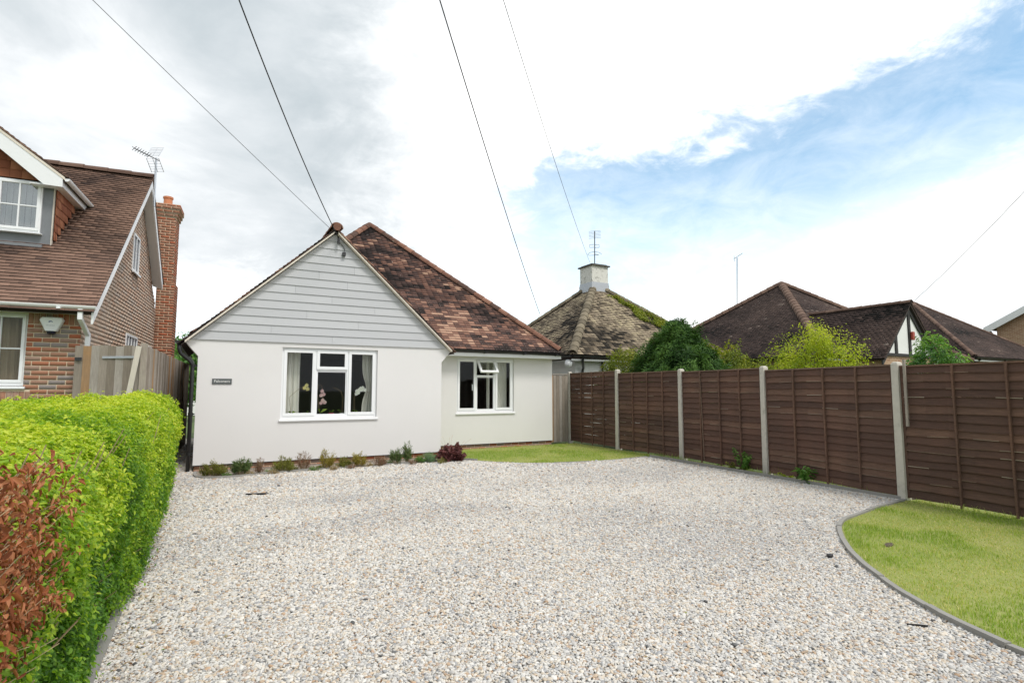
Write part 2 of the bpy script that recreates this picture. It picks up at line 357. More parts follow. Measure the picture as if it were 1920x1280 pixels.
at = q_.n('ShaderNodeAttribute', attribute_name='col', attribute_type='INSTANCER'); v_ = ocoord(q_)
gf = q_.m('ADD', .82, q_.m('MULTIPLY', q_.noise(v_, 1.6, 5, .7), .36)); cc_ = q_.n('ShaderNodeCombineColor')
for i in range(3): q_.put(cc_.inputs[i], gf)
q_.put(b_.inputs['Base Color'], q_.mix(1.0, at.outputs['Color'], cc_.outputs[0], 'MULTIPLY')); b_.inputs['Roughness'].default_value = .78; b_.inputs['Specular IOR Level'].default_value = .35

# ------------------------------------------------------------------ shared builders
def inpoly(px, py, poly):
    px = np.asarray(px); py = np.asarray(py); ins = np.zeros(px.shape, bool); n = len(poly)
    for i in range(n):
        x0, y0 = poly[i]; x1, y1 = poly[(i+1) % n]
        c = ((y0 > py) != (y1 > py)) & (px < (x1-x0)*(py-y0)/((y1-y0) if y1 != y0 else 1e-9)+x0); ins ^= c
    return ins
BOXF = np.array([(4, 5, 7, 6), (0, 1, 5, 4), (2, 6, 7, 3), (0, 4, 6, 2), (1, 3, 7, 5), (0, 2, 3, 1)])
def box_pieces(name, pieces, proto, mat, parent, keep=0, faces=BOXF, rank=None, butt=None, partname=None, levels=10, stuffname=None):
    """pieces: list of (origin, ax, ay, az, tint); proto (8,3) unit piece. The `keep` best-ranked become parts of their own, the rest one joined part."""
    n = len(pieces)
    if not n: return
    if proto is TILE: butt = .12  # tile butt ends coloured near black: grime plus a painted shadow line per course
    def ftint(t):
        f = np.repeat(np.clip(np.atleast_1d(t), 0, 1)[:, None], len(faces), 1)
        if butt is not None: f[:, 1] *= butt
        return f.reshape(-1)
    O_ = np.array([p[0] for p in pieces]); X = np.array([p[1] for p in pieces]); Y = np.array([p[2] for p in pieces]); Z = np.array([p[3] for p in pieces]); T = np.array([p[4] for p in pieces])
    order = np.argsort(rank) if rank is not None else np.arange(n)
    own = order[:keep]; rest = order[keep:]
    if len(rest):
        P = proto[None, :, :]
        V = O_[rest][:, None]+P[..., 0:1]*X[rest][:, None]+P[..., 1:2]*Y[rest][:, None]+P[..., 2:3]*Z[rest][:, None]
        FV = (np.arange(len(rest))[:, None, None]*len(proto)+faces[None]).reshape(-1)
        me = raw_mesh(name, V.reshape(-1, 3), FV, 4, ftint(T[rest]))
        o = obj(stuffname or name, me, mat, parent); o['kind'] = 'stuff'
    cache = {}
    for i in own:
        k = int(np.clip(T[i], 0, .999)*levels)
        if k not in cache:
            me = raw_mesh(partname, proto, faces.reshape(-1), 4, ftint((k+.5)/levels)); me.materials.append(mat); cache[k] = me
        o = bpy.data.objects.new(partname, cache[k]); COL.objects.link(o); o.parent = parent
        mt = Matrix(((X[i][0], Y[i][0], Z[i][0], O_[i][0]), (X[i][1], Y[i][1], Z[i][1], O_[i][1]), (X[i][2], Y[i][2], Z[i][2], O_[i][2]), (0, 0, 0, 1)))
        o.matrix_basis = mt
TILE = np.array([(0, 0, .45), (1, 0, .45), (0, 1, 0), (1, 1, 0), (.0, 0, 1), (1, 0, 1), (0, 1, .42), (1, 1, .42)], float)
def tile_slope(poly, w, gauge, tintf, seed=0, lift=.03, thick=.042, jitter=.004, gap=.004):
    """rows of plain tiles on a convex slope polygon (3-D, first edge = eave left to right)"""
    p = [np.asarray(q, float) for q in poly]; U = p[1]-p[0]; U /= np.linalg.norm(U)
    N = np.zeros(3)
    for i in range(len(p)): N += np.cross(p[i]-p[0], p[(i+1) % len(p)]-p[0])
    N /= np.linalg.norm(N)
    if N[2] < 0: N = -N
    S = np.cross(N, U)
    if S[2] < 0: S = -S
    q = [((a-p[0])@U, (a-p[0])@S) for a in p]; smax = max(b for a, b in q); out = []; r = random.Random(seed)
    row = 0; s = -.03
    while s < smax-.02:
        sm = min(max(s+gauge*.5, .001), smax-.001); xs = []
        for i in range(len(q)):
            (a0, b0), (a1, b1) = q[i], q[(i+1) % len(q)]
            if (b0 <= sm) != (b1 <= sm): xs.append(a0+(a1-a0)*(sm-b0)/(b1-b0))
        if len(xs) >= 2:
            u0, u1 = min(xs), max(xs); u = u0-(w/2 if row % 2 else 0)-r.random()*.01; k = 0
            while u < u1-.005:
                a0 = max(u, u0); a1 = min(u+w-gap, u1)
                if a1-a0 > .015:
                    ss_ = s+r.uniform(-jitter, jitter); ln = gauge+.06; tl = r.uniform(-.002, .003)
                    o = p[0]+U*a0+S*ss_+N*(lift-.03)
                    out.append((o, U*(a1-a0), S*ln, N*(thick+tl), tintf((a0+a1)/2, s, r)))
                u += w
        s += gauge; row += 1
    return out, U, S, N
def half_round(name, p, q, r, seg, mat, parent, tr=None, seed=0, both=False):
    """a run of half-round ridge or hip tiles, each overlapping the next; first ones as parts"""
    p = np.asarray(p, float); q = np.asarray(q, float); d = q-p; L = np.linalg.norm(d); d = d/L; n = max(1, int(round(L/seg))); R_ = random.Random(seed)
    sd_ = np.cross(d, (0, 0, 1)); sd_ /= np.linalg.norm(sd_); u_ = np.cross(sd_, d)
    for i in range(n):
        a = p+d*(L*i/n)+u_*R_.uniform(-.004, .004); b = p+d*(L*(i+1)/n+.02); m = MB(); k = 8; t = R_.random() if tr is None else tr
        vs = []
        for c, rr in ((a, r*1.10), (b, r*.97)):
            for rad in (rr, rr-.02):
                vs += [c+sd_*rad*cos(pi*j/k)*1.0+u_*(rad*sin(pi*j/k)*.92-.02) for j in range(k+1)]
        e = k+1; fs = []
        for j in range(k):
            fs += [(j, j+1, 2*e+j+1, 2*e+j), (e+j, 3*e+j, 3*e+j+1, e+j+1), (j, e+j, e+j+1, j+1), (2*e+j, 2*e+j+1, 3*e+j+1, 3*e+j)]
        fs += [(0, 2*e, 3*e, e), (k, e+k, 3*e+k, 2*e+k)]
        m._add(vs, fs, t); o = m.build(name, mat, parent)
def wall_holes(mb, x0, x1, z0, z1, y0, y1, holes, t=.5):
    """a wall slab in X-Z between y0 and y1, with rectangular openings, as butting boxes"""
    xs = sorted({x0, x1, *[h[0] for h in holes], *[h[1] for h in holes]})
    for a, b in zip(xs, xs[1:]):
        cz = sorted([(h[2], h[3]) for h in holes if h[0] < (a+b)/2 < h[1]]); z = z0
        for c, d in cz:
            if c > z: mb.box(a, b, y0, y1, z, c, t)
            z = d
        if z < z1: mb.box(a, b, y0, y1, z, z1, t)
def frame_ring(mb, x0, x1, z0, z1, y0, y1, w, wb=None, t=.5):
    wb = wb or w
    mb.box(x0, x1, y0, y1, z1-w, z1, t); mb.box(x0, x1, y0, y1, z0, z0+wb, t); mb.box(x0, x0+w, y0, y1, z0+wb, z1-w, t); mb.box(x1-w, x1, y0, y1, z0+wb, z1-w, t)

def leaf_object(name, P, N, L, W, tint, mat, parent=None, fold=.25, droop=0.0, align=None, alignf=0.0, oval=False):
    """folded leaves: 4 vertices, 2 triangles each"""
    n = len(P); P = np.asarray(P, float); N = np.asarray(N, float)
    N = N+RNG.normal(0, .45, (n, 3)); N /= np.linalg.norm(N, axis=1)[:, None]
    a = RNG.normal(0, 1, (n, 3))
    if align is not None: a = a*(1-alignf)+np.asarray(align)*alignf*2
    a -= N*(a*N).sum(1)[:, None]; a /= np.linalg.norm(a, axis=1)[:, None]+1e-9
    b = np.cross(N, a); L = np.broadcast_to(np.asarray(L, float), (n,))[:, None]; W = np.broadcast_to(np.asarray(W, float), (n,))[:, None]
    tip = P+a*L; tip[:, 2] -= droop*L[:, 0]
    if oval:
        dz = A(0, 0, 1)*droop; V = np.stack([P, P+a*L*.28+b*W*.42+N*W*fold, P+a*L*.68+b*W*.44+N*W*fold-dz*L*.4, tip, P+a*L*.68-b*W*.44+N*W*fold-dz*L*.4, P+a*L*.28-b*W*.42+N*W*fold], 1).reshape(-1, 3)
        i = np.arange(n)[:, None]*6; FV = np.concatenate([i+[0, 1, 2], i+[0, 2, 3], i+[0, 3, 4], i+[0, 4, 5]], 1).reshape(-1)
        return obj(name, raw_mesh(name, V, FV, 3, np.repeat(np.clip(tint, 0, 1), 4)), mat, parent)
    V = np.stack([P, P+a*L*.45+b*W*.5+N*W*fold, tip, P+a*L*.45-b*W*.5+N*W*fold], 1).reshape(-1, 3)
    i = np.arange(n)[:, None]*4; FV = np.concatenate([i+[0, 1, 2], i+[0, 2, 3]], 1).reshape(-1)
    me = raw_mesh(name, V, FV, 3, np.repeat(np.clip(tint, 0, 1), 2))
    return obj(name, me, mat, parent)
def blob_points(n, blobs, shell=.35, rough=.18, seed=0):
    """points through the outer part of a union of ellipsoids with lumpy surfaces"""
    r = np.random.default_rng(seed); C_ = np.array([b[:3] for b in blobs]); R_ = np.array([b[3:6] for b in blobs]); v = (R_[:, 0]*R_[:, 1]+R_[:, 0]*R_[:, 2]+R_[:, 1]*R_[:, 2])
    k = r.choice(len(blobs), n*2, p=v/v.sum()); d = r.normal(0, 1, (n*2, 3)); d /= np.linalg.norm(d, axis=1)[:, None]
    lump = 1+rough*(fbm(d[:, 0]*3+k*7.1, d[:, 1]*3+d[:, 2]*2.3, seed)-.5)*2.4
    rad = (1-shell*r.random(n*2)**1.6)*lump
    P = C_[k]+R_[k]*d*rad[:, None]
    keep = np.ones(n*2, bool)
    for j in range(len(blobs)):
        e = (((P-C_[j])/R_[j])**2).sum(1); keep &= (e > (1-shell)**2*.8) | (k == j)
    P = P[keep][:n]; d = d[keep][:n]; k = k[keep][:n]
    return P, d, k
def stems(mb, base, tips, r0, r1, bend=.08, n=5, seed=0):
    R_ = random.Random(seed)
    for tp in tips:
        b = np.asarray(base(R_) if callable(base) else base, float); t = np.asarray(tp, float); m = (b+t)/2+A(R_.uniform(-1, 1), R_.uniform(-1, 1), R_.uniform(0, 1))*bend*np.linalg.norm(t-b)
        pts = [b*(1-s)**2+2*m*s*(1-s)+t*s*s for s in (0, .35, .7, 1)]; mb.tube(pts, [r0, r0*.8, (r0+r1)/2, r1], n)

# ------------------------------------------------------------------ ground
def sheet(name, pts, z, mat, kind='structure', thick=.0, parent=None):
    m = MB()
    if thick: m.prism([(x, y, z-thick) for x, y in pts], (0, 0, thick))
    else: m.poly([(x, y, z) for x, y in pts])
    o = m.build(name, mat, parent)
    if kind: o['kind'] = kind
    return o
sheet('ground', [(-900, -900), (900, -900), (900, 900), (-900, 900)], -.04, M('far_ground'))
E_LAWN = [(4.1, .4), (4.15, 1.0), (4.25, 1.54), (4.43, 1.98), (4.73, 2.45), (5.13, 2.92), (5.45, 3.22), (5.78, 3.48), (6.05, 3.67), (6.3, 3.83), (6.52, 3.94), (6.75, 4.02), (7.69, 4.19), (8.66, 4.30)]
E_BACK = [(5.02, 11.45), (5.2, 11.1), (5.46, 10.76), (5.75, 10.46), (6.08, 10.22), (6.6, 10.0), (7.24, 9.89), (8.26, 9.87), (9.02, 9.96)]
E_BED = [(-.2, 12.1), (-.22, 11.75), (-.17, 11.42), (-.03, 11.22), (.18, 11.13), (.5, 11.16), (.96, 11.27), (1.93, 11.38), (3.01, 11.46), (4.1, 11.46), (5.02, 11.45)]
FENCE_LINE = [(9.58, 13.9), (9.46, 11.5), (9.33, 9.12), (9.08, 6.8), (8.71, 4.33), (8.42, 1.95), (8.1, -.45)]
DRIVE = [(-.5, .4)]+E_LAWN+[(8.98, 9.6)]+E_BACK[::-1]+E_BED[::-1][1:]+[(-.27, 12.3), (-.3, 21), (-.7, 21), (-1.0, 10.6), (-.5, 10.5)]
sheet('driveway', DRIVE+[], 0.0, M('gravel_bed'))
sheet('lawn', E_LAWN+[(9.0, 4.2), (8.5, 1.9), (8.0, -1.5), (4.2, -1.5)], .012, M('lawn_soil'), thick=.04)
sheet('lawn', E_BACK+[(9.4, 9.9), (9.5, 13.5), (4.85, 13.5), (4.85, 12.2)], .012, M('lawn_soil'), thick=.04)
sheet('flower_bed', E_BED+[(4.9, 12.4), (-.15, 12.4)], .016, M('stony_soil'), thick=.04)
sheet('hedge_soil', [(-2.0, .8), (-.5, .8), (-.5, 10.5), (-2.0, 10.5)], .004, M('soil'), thick=.03)
sheet('verge_strip', [(8.66, 4.34), (9.0, 4.3), (9.4, 9.9), (9.02, 9.9)], .010, M('soil'), thick=.04)

def edging(name, pts, w, h, seg, label, mat='edging', z=0):
    """concrete edging laid in short lengths, each its own part"""
    t = thing(name, (*pts[0], 0), label, 'edging'); pl = [A(*p) for p in pts]
    d = [0]; 
    for a, b in zip(pl, pl[1:]): d.append(d[-1]+np.linalg.norm(b-a))
    def at(s):
        s = min(max(s, 0), d[-1]); i = min(max(np.searchsorted(d, s)-1, 0), len(pl)-2); f = (s-d[i])/(d[i+1]-d[i]); return pl[i]*(1-f)+pl[i+1]*f
    n = max(1, int(round(d[-1]/seg)))
    for i in range(n):
        k = 4; a = d[-1]*i/n+.004; b = d[-1]*(i+1)/n-.004; L_, R_ = [], []
        for j in range(k+1):
            s = a+(b-a)*j/k; p = at(s); tg = at(s+.03)-at(s-.03); tg /= np.linalg.norm(tg); nn = A(-tg[1], tg[0]); L_.append(p+nn*w/2); R_.append(p-nn*w/2)
        dz = random.uniform(-.006, .006); m = MB()
        for j in range(k):
            lo, hi = -.04, z+h+dz; q = [L_[j], L_[j+1], R_[j+1], R_[j]]
            m._add([(*p, lo) for p in q]+[(*p, hi) for p in q], [(4, 5, 6, 7), (0, 1, 5, 4), (2, 3, 7, 6)]+([(3, 0, 4, 7)] if j == 0 else [])+([(1, 2, 6, 5)] if j == k-1 else []))
        m.build('edging_length', M(mat), t)
    return t
edging('kerb_edging', E_LAWN, .045, .04, .6, 'curved grey concrete edging round the lawn beside the brown fence')
edging('kerb_edging', E_BED+[(5.2, 11.15)], .05, .045, .9, 'low concrete edging curving round the flower bed under the bungalow window')
edging('kerb_edging', E_BACK[1:]+[(9.02, 9.96)], .04, .02, .9, 'sunken edging between the gravel and the lawn patch before the recessed wall')
edging('kerb_edging', [(8.66, 4.34), (8.80, 6.2), (8.95, 8.2), (9.02, 9.85)], .03, .06, 1.2, 'timber gravel edging running along the foot of the brown fence', 'edging')
edging('kerb_edging', [(-.52, 1.0), (-.50, 10.3)], .06, .022, .9, 'straight concrete edging along the foot of the green hedge')

# ------------------------------------------------------------------ gravel stones (uncountable: one object, instanced in geometry nodes)
def gravel():
    pts = []
    for y0, y1, sp_ in ((.7, 4.2, .0152), (4.2, 6.5, .0175), (6.5, 9.0, .0205), (9.0, 12.4, .026), (12.4, 20.5, .036)):
        xs = np.arange(-1.1, 9.2, sp_); ys = np.arange(y0, y1, sp_*.87); X, Y = np.meshgrid(xs, ys); X = X+(np.arange(len(ys)) % 2)[:, None]*sp_*.5
        X = X.ravel()+RNG.uniform(-.42, .42, X.size)*sp_; Y = Y.ravel()+RNG.uniform(-.42, .42, Y.size)*sp_
        k = inpoly(X, Y, DRIVE); X, Y = X[k], Y[k]
        # only what the camera's side of the place can show
        d = np.stack([X, Y, np.zeros_like(X)], 1)-CAM; w = d@FW; px = (d@RT)/np.maximum(w, .05); k = (w > .6) & (np.abs(px) < 1.35); X, Y = X[k], Y[k]
        pts.append(np.stack([X, Y, np.full(len(X), sp_)], 1))
    P = np.concatenate(pts); n = len(P)
    r = np.exp(RNG.normal(0, .22, n))*P[:, 2]*.60; big = RNG.random(n) < .03; r[big] *= 1.35
    sc_ = np.stack([r*RNG.uniform(1.0, 1.4, n), r*RNG.uniform(.75, 1.0, n), r*RNG.uniform(.5, .72, n)], 1)
    stops = np.array([s for s, c in GRAVEL]); cols = np.array([c for s, c in GRAVEL]); u = RNG.random(n)
    grey = np.clip((fbm(P[:, 0]*.42+3, P[:, 1]*.75+1, 5)-.49)*4.0, 0, 1)*.45
    for gx_, gy_, rx_, ry_, am in ((640, 935, .75, .42, .75), (800, 968, .7, .35, .5), (1150, 1010, .6, .25, .35), (1240, 1040, .35, .2, .55), (560, 1010, .5, .3, .3), (1480, 965, .8, .5, .4), (900, 1060, .8, .3, .25)):
        q_ = G(gx_, gy_); grey = np.maximum(grey, am*np.exp(-((P[:, 0]-q_[0])/rx_)**2-((P[:, 1]-q_[1])/ry_)**2))
    u = np.where(RNG.random(n) < grey, np.where(RNG.random(n) < .55, RNG.uniform(.88, .95, n), RNG.uniform(0, .12, n)), u)
    c = np.stack([np.interp(u, stops, cols[:, i]) for i in range(3)], 1)*RNG.uniform(.82, 1.04, n)[:, None]*(1-.10*grey)[:, None]
    dark = RNG.random(n) < .012; c[dark] = RNG.uniform(.05, .14, (dark.sum(), 1))
    me = bpy.data.meshes.new('gravel_stones'); me.vertices.add(n)
    z = r*.30+RNG.uniform(-.002, .005, n)+(fbm(P[:, 0]*1.6, P[:, 1]*1.6, 9)-.5)*.012
    me.vertices.foreach_set('co', np.stack([P[:, 0], P[:, 1], z], 1).astype(np.float32).ravel())
    a = me.attributes.new('scl', 'FLOAT_VECTOR', 'POINT'); a.data.foreach_set('vector', sc_.astype(np.float32).ravel())
    rot = np.stack([RNG.normal(0, .28, n), RNG.normal(0, .28, n), RNG.uniform(0, 6.283, n)], 1)
    a = me.attributes.new('rot', 'FLOAT_VECTOR', 'POINT'); a.data.foreach_set('vector', rot.astype(np.float32).ravel())
    a = me.attributes.new('col', 'FLOAT_COLOR', 'POINT'); a.data.foreach_set('color', np.concatenate([c, np.ones((n, 1))], 1).astype(np.float32).ravel())
    o = obj('gravel_stones', me, M('pebble')); tag(o, 'pale mixed shingle covering the driveway', 'gravel', kind='stuff')
    t = bpy.data.node_groups.new('scatter', 'GeometryNodeTree'); t.interface.new_socket('Geometry', in_out='INPUT', socket_type='NodeSocketGeometry'); t.interface.new_socket('Geometry', in_out='OUTPUT', socket_type='NodeSocketGeometry')
    N_ = t.nodes.new; lk = t.links.new; gi = N_('NodeGroupInput'); go = N_('NodeGroupOutput')
    ico = N_('GeometryNodeMeshIcoSphere'); ico.inputs['Subdivisions'].default_value = 2
    sp2 = N_('GeometryNodeSetPosition'); no = N_('ShaderNodeTexNoise'); no.inputs['Scale'].default_value = 1.1
    vm = N_('ShaderNodeVectorMath'); vm.operation = 'SUBTRACT'; vm.inputs[1].default_value = (.5, .5, .5); vs_ = N_('ShaderNodeVectorMath'); vs_.operation = 'SCALE'; vs_.inputs['Scale'].default_value = .9
    lk(no.outputs['Color'], vm.inputs[0]); lk(vm.outputs[0], vs_.inputs[0]); lk(ico.outputs[0], sp2.inputs[0]); lk(vs_.outputs[0], sp2.inputs['Offset'])
    sm = N_('GeometryNodeSetShadeSmooth'); lk(sp2.outputs[0], sm.inputs[0]); smt = N_('GeometryNodeSetMaterial'); smt.inputs['Material'].default_value = M('pebble'); lk(sm.outputs[0], smt.inputs[0])
    mtp = N_('GeometryNodeMeshToPoints'); lk(gi.outputs[0], mtp.inputs[0])
    iop = N_('GeometryNodeInstanceOnPoints'); lk(mtp.outputs[0], iop.inputs['Points']); lk(smt.outputs[0], iop.inputs['Instance'])
    def attr(nm):
        q = N_('GeometryNodeInputNamedAttribute'); q.data_type = 'FLOAT_VECTOR'; q.inputs[0].default_value = nm; return q.outputs[0]
    er = N_('FunctionNodeEulerToRotation'); lk(attr('rot'), er.inputs[0]); lk(er.outputs[0], iop.inputs['Rotation']); lk(attr('scl'), iop.inputs['Scale']); lk(iop.outputs[0], go.inputs[0])
    md = o.modifiers.new('scatter', 'NODES'); md.node_group = t
    return n
N_PEBBLES = gravel()

def grass(name, poly, dens, h0, h1, label, edge=None, seed=0):
    xs = [p[0] for p in poly]; ys = [p[1] for p in poly]; ar = (max(xs)-min(xs))*(max(ys)-min(ys)); n = int(ar*dens); r = np.random.default_rng(seed)
    X = r.uniform(min(xs), max(xs), n); Y = r.uniform(min(ys), max(ys), n); k = inpoly(X, Y, poly)
    d = np.stack([X, Y, np.zeros_like(X)], 1)-CAM; w = d@FW; k &= (w > .5) & (np.abs(d@RT) < 1.2*np.maximum(w, .1)+.3); X, Y = X[k], Y[k]; n = len(X)
    dry = np.clip((fbm(X*1.3+seed, Y*1.3, 3, 4)-.40)*5.0, 0, 1); t = .10+.42*r.random(n)+dry*.75*r.random(n)+(r.random(n) < .05)*.5
    hh = (h0+(h1-h0)*r.random(n)**2)*(1-.45*dry)*(.45+1.1*fbm(X*3.5, Y*3.5, 8)); wd = r.uniform(.0035, .006, n)
    a = r.uniform(0, 2*pi, n); ln = r.uniform(.1, .9, n); b = np.stack([X, Y, np.full(n, .010)], 1)
    dx = np.stack([np.cos(a), np.sin(a), np.zeros(n)], 1); nx = np.stack([-np.sin(a), np.cos(a), np.zeros(n)], 1); up = A(0, 0, 1)
    mid = b+dx*(hh*ln*.35)[:, None]+up*(hh*.6)[:, None]; tip = b+dx*(hh*ln)[:, None]+up*hh[:, None]
    W = wd[:, None]*.5; V = np.stack([b-nx*W, b+nx*W, mid+nx*W*.8, mid-nx*W*.8, tip], 1).reshape(-1, 3)
    i = np.arange(n)[:, None]*5; FV = np.concatenate([i+[0, 1, 2], i+[0, 2, 3], i+[3, 2, 4]], 1).reshape(-1)
    o = obj(name, raw_mesh(name, V, FV, 3, np.repeat(np.clip(t, 0, 1), 3)), M('lawn_blade')); return tag(o, label, 'grass', kind='stuff')
grass('lawn_grass', [(x+.03, y-.03) for x, y in E_LAWN]+[(8.72, 4.1), (8.42, 1.9), (8.1, .2), (4.15, .2)], 4200, .018, .05, 'short patchy grass inside the curved edging', seed=1)
grass('lawn_grass', [(x, y+.03) for x, y in E_BACK]+[(9.3, 9.95), (9.4, 13.45), (4.95, 13.45)], 2300, .02, .055, 'mown green grass before the recessed wall', seed=2)
grass('weeds_grass', [(8.72, 4.36), (8.98, 4.36), (9.3, 9.9), (9.06, 9.9)], 900, .04, .16, 'ragged grass along the foot of the brown fence', seed=3)
grass('weeds_grass', [(8.40, 2.0), (8.62, 2.0), (8.74, 4.2), (8.5, 4.15)], 1500, .05, .17, 'longer grass against the brown fence', seed=4)

# ------------------------------------------------------------------ the bungalow
BUNG = thing('bungalow', (2.26, 12.28, 0), 'white rendered bungalow with grey boarded gable and old red tiled roof', 'house')
FY, RY = 12.28, 13.56                      # front of the gabled wing, front of the set-back wall
W1 = (1.26, 3.25, .97, 2.45); W2 = (5.72, 7.45, .97, 2.43)
m = MB(); wall_holes(m, -.26, 4.78, .12, 2.55, FY, FY+.28, [W1])
for s, a, b in ((-1, -.26, -.47), (1, 4.78, 5.0)):                       # corbelled eaves corners
    m.prism([(a, FY, 2.22), (b, FY, 2.47), (b, FY, 2.549), (a, FY, 2.549)], (0, .90, 0))
m.build('front_wall', M('render'), BUNG)
m = MB(); wall_holes(m, 4.78, 8.72, .12, 2.52, RY, RY+.28, [W2]); m.build('recessed_wall', M('render'), BUNG)
m = MB(); m.box(-.26, .02, FY+.28, 22, .12, 2.55); m.box(4.50, 4.78, FY+.28, RY+.28, .12, 2.55); m.box(8.44, 8.72, RY+.28, 22, .12, 2.52); m.box(-.26, 8.72, 22, 22.25, .12, 2.52)
m.build('side_wall', M('render'), BUNG)
for a in ((.06, 4.46, FY+.285, 17.2), (4.82, 8.40, RY+.285, 17.4)):       # the rooms behind the two windows
    x0, x1, y0, y1 = a; z0, z1 = .1, 2.5; m = MB()
    v = [(x0, y0, z0), (x1, y0, z0), (x1, y1, z0), (x0, y1, z0), (x0, y0, z1), (x1, y0, z1), (x1, y1, z1), (x0, y1, z1)]
    m._add(v, [(0, 1, 2, 3), (4, 7, 6, 5), (1, 5, 6, 2), (2, 6, 7, 3), (3, 7, 4, 0)]); m.build('room', M('interior'), BUNG, fix=False)
BR = np.array([(0, 0, 0), (1, 0, 0), (0, 1, 0), (1, 1, 0), (0, 0, 1), (1, 0, 1), (0, 1, 1), (1, 1, 1)], float)
def brick_rows(x0, x1, z0, z1, y, out=-.007, dep=.05, holes=(), seed=0, tf=None, bond='stretcher', course=.075, skip=None):
    """bricks in the X-Z plane facing -Y, laid in stretcher bond round openings"""
    r = random.Random(seed); P = []; row = 0; z = z0
    while z < z1-.02:
        h = min(.062, z1-z-.002); x = x0-(.1125 if row % 2 else 0)
        while x < x1:
            a = max(x, x0); b = min(x+.210, x1)
            if b-a > .03:
                segs = [(a, b)]
                for hx0, hx1, hz0, hz1 in holes:
                    if z+h > hz0+.005 and z < hz1-.005:
                        ns = []
                        for p, q in segs:
                            if q <= hx0 or p >= hx1: ns.append((p, q))
                            else:
                                if hx0-p > .03: ns.append((p, hx0))
                                if q-hx1 > .03: ns.append((hx1, q))
                        segs = ns
                for p, q in segs:
                    if skip and skip((p+q)/2, z+h/2): continue
                    P.append((A(p, y+out+r.uniform(-.002, .002), z), A(q-p, 0, 0), A(0, dep, 0), A(0, 0, h), tf(r) if tf else r.random()))
            x += .225
        z += course; row += 1
    return P
def plinth(x0, x1, y):
    m = MB(); m.box(x0, x1, y+.035, y+.2, -.05, .12); o = m.build('plinth', M('mortar'), BUNG)
    P = brick_rows(x0, x1, -.03, .112, y+.035, seed=3, tf=lambda r: r.random()*.85)
    box_pieces('brickwork', P, BR, M('brick'), o, keep=90, partname='brick')
plinth(-.24, 4.76, FY); plinth(4.80, 8.70, RY)
m = MB(); m.box(-.262, 4.782, FY-.008, FY+.03, .112, .122); m.build('drip_bead', M('black_plastic'), BUNG)
m = MB(); m.box(4.79, 8.722, RY-.008, RY+.03, .112, .122); m.build('drip_bead', M('black_plastic'), BUNG)

# weatherboards of the gable
GX, GZ, GS = 2.25, 4.985, .924
m = MB(); m.prism([(-.40, FY+.02, 2.551), (4.90, FY+.02, 2.551), (GX, FY+.02, 4.97)], (0, .2, 0)); gb = m.build('gable', M('boarding'), BUNG)
nb = 14; bh = (GZ-2.545)/nb
for i in range(nb):
    z0 = 2.545+i*bh; z1 = z0+bh+.018; hw = lambda z: max(.01, (GZ-z)/GS)
    y0, y1 = FY-.032, FY-.012; zt = min(z1, GZ-.012); m = MB()
    a, b = hw(z0), hw(zt); lx = max(GX-a, -.46); rx = min(GX+a, 4.97)
    cut = [None]
    if i < 10: cut = [lx+(rx-lx)*((.31+.37*i) % .62+.19)]
    ends = [(lx, GX-b)]+[(c_, c_) for c_ in cut if c_]+[(rx, GX+b)]
    for (l0, l1), (r0, r1) in zip(ends, ends[1:]):
        e0 = .0015 if (l0, l1) != ends[0] else 0; e1 = .0015 if (r0, r1) != ends[-1] else 0; m = MB()
        m._add([(l0+e0, y0, z0), (r0-e1, y0, z0), (r1-e1, y1, zt), (l1+e0, y1, zt), (l0+e0, y0+.022, z0), (r0-e1, y0+.022, z0), (r1-e1, y1+.02, zt), (l1+e0, y1+.02, zt)],
               [(0, 1, 2, 3), (7, 6, 5, 4), (0, 4, 5, 1), (1, 5, 6, 2), (2, 6, 7, 3), (3, 7, 4, 0)], random.random())
        m.build('weatherboard', M('boarding'), gb)
# roof of the wing: two slopes meeting at RZ
RZ = 5.045; VY = 12.12
def wz(x): return RZ-GS*abs(x-GX)
EW = 2.80
def oldtint(k1, seed):
    def f(u, s, r):
        p = fbm(u*1.5+seed, s*1.7+seed, 11, 3); q = vnoise(u*2.2+9, s*5.5, 4); st = fbm(u*.5, s*2.2, 21, 2)
        v = .42+(p-.5)*1.35+(q-.5)*.75+(st-.5)*1.0+r.uniform(-.30, .30)*k1
        if r.random() < .07: v += .35
        if r.random() < .06: v -= .3
        return float(np.clip(v, 0, .995))
    return f
mw = MB()
for s in (-1, 1): mw.prism([(GX, VY+.03, RZ-.03), (GX+s*EW, VY+.03, RZ-GS*EW-.03), (GX+s*EW, 16.4, RZ-GS*EW-.03), (GX, 16.4, RZ-.03)], (0, 0, -.012))
WR = mw.build('wing_roof', M('roof_deck'), BUNG)
P = []
t_, *_ = tile_slope([(GX-EW, 16.4, RZ-GS*EW), (GX-EW, VY, RZ-GS*EW), (GX, VY, RZ), (GX, 16.4, RZ)], .168, .102, oldtint(1, 3), 5, lift=.03); P += t_
t_, *_ = tile_slope([(GX+EW, VY, RZ-GS*EW), (GX+EW, 16.4, RZ-GS*EW), (GX, 16.4, RZ), (GX, VY, RZ)], .168, .102, oldtint(1, 8), 6, lift=.03); P += t_
rk = [abs(p[0][1]-VY)*10+(p[0][0] > GX)*.5 for p in P]
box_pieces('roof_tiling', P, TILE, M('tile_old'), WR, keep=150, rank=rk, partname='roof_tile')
half_round('ridge_tile', (GX, VY-.02, RZ+.05), (GX, 15.9, RZ+.05), .125, .33, M('ridge'), WR, seed=2)
m = MB(); m.lathe((0, 0, 0), [(.085, 0), (.085, .03)], 12)                  # mortared end of the ridge
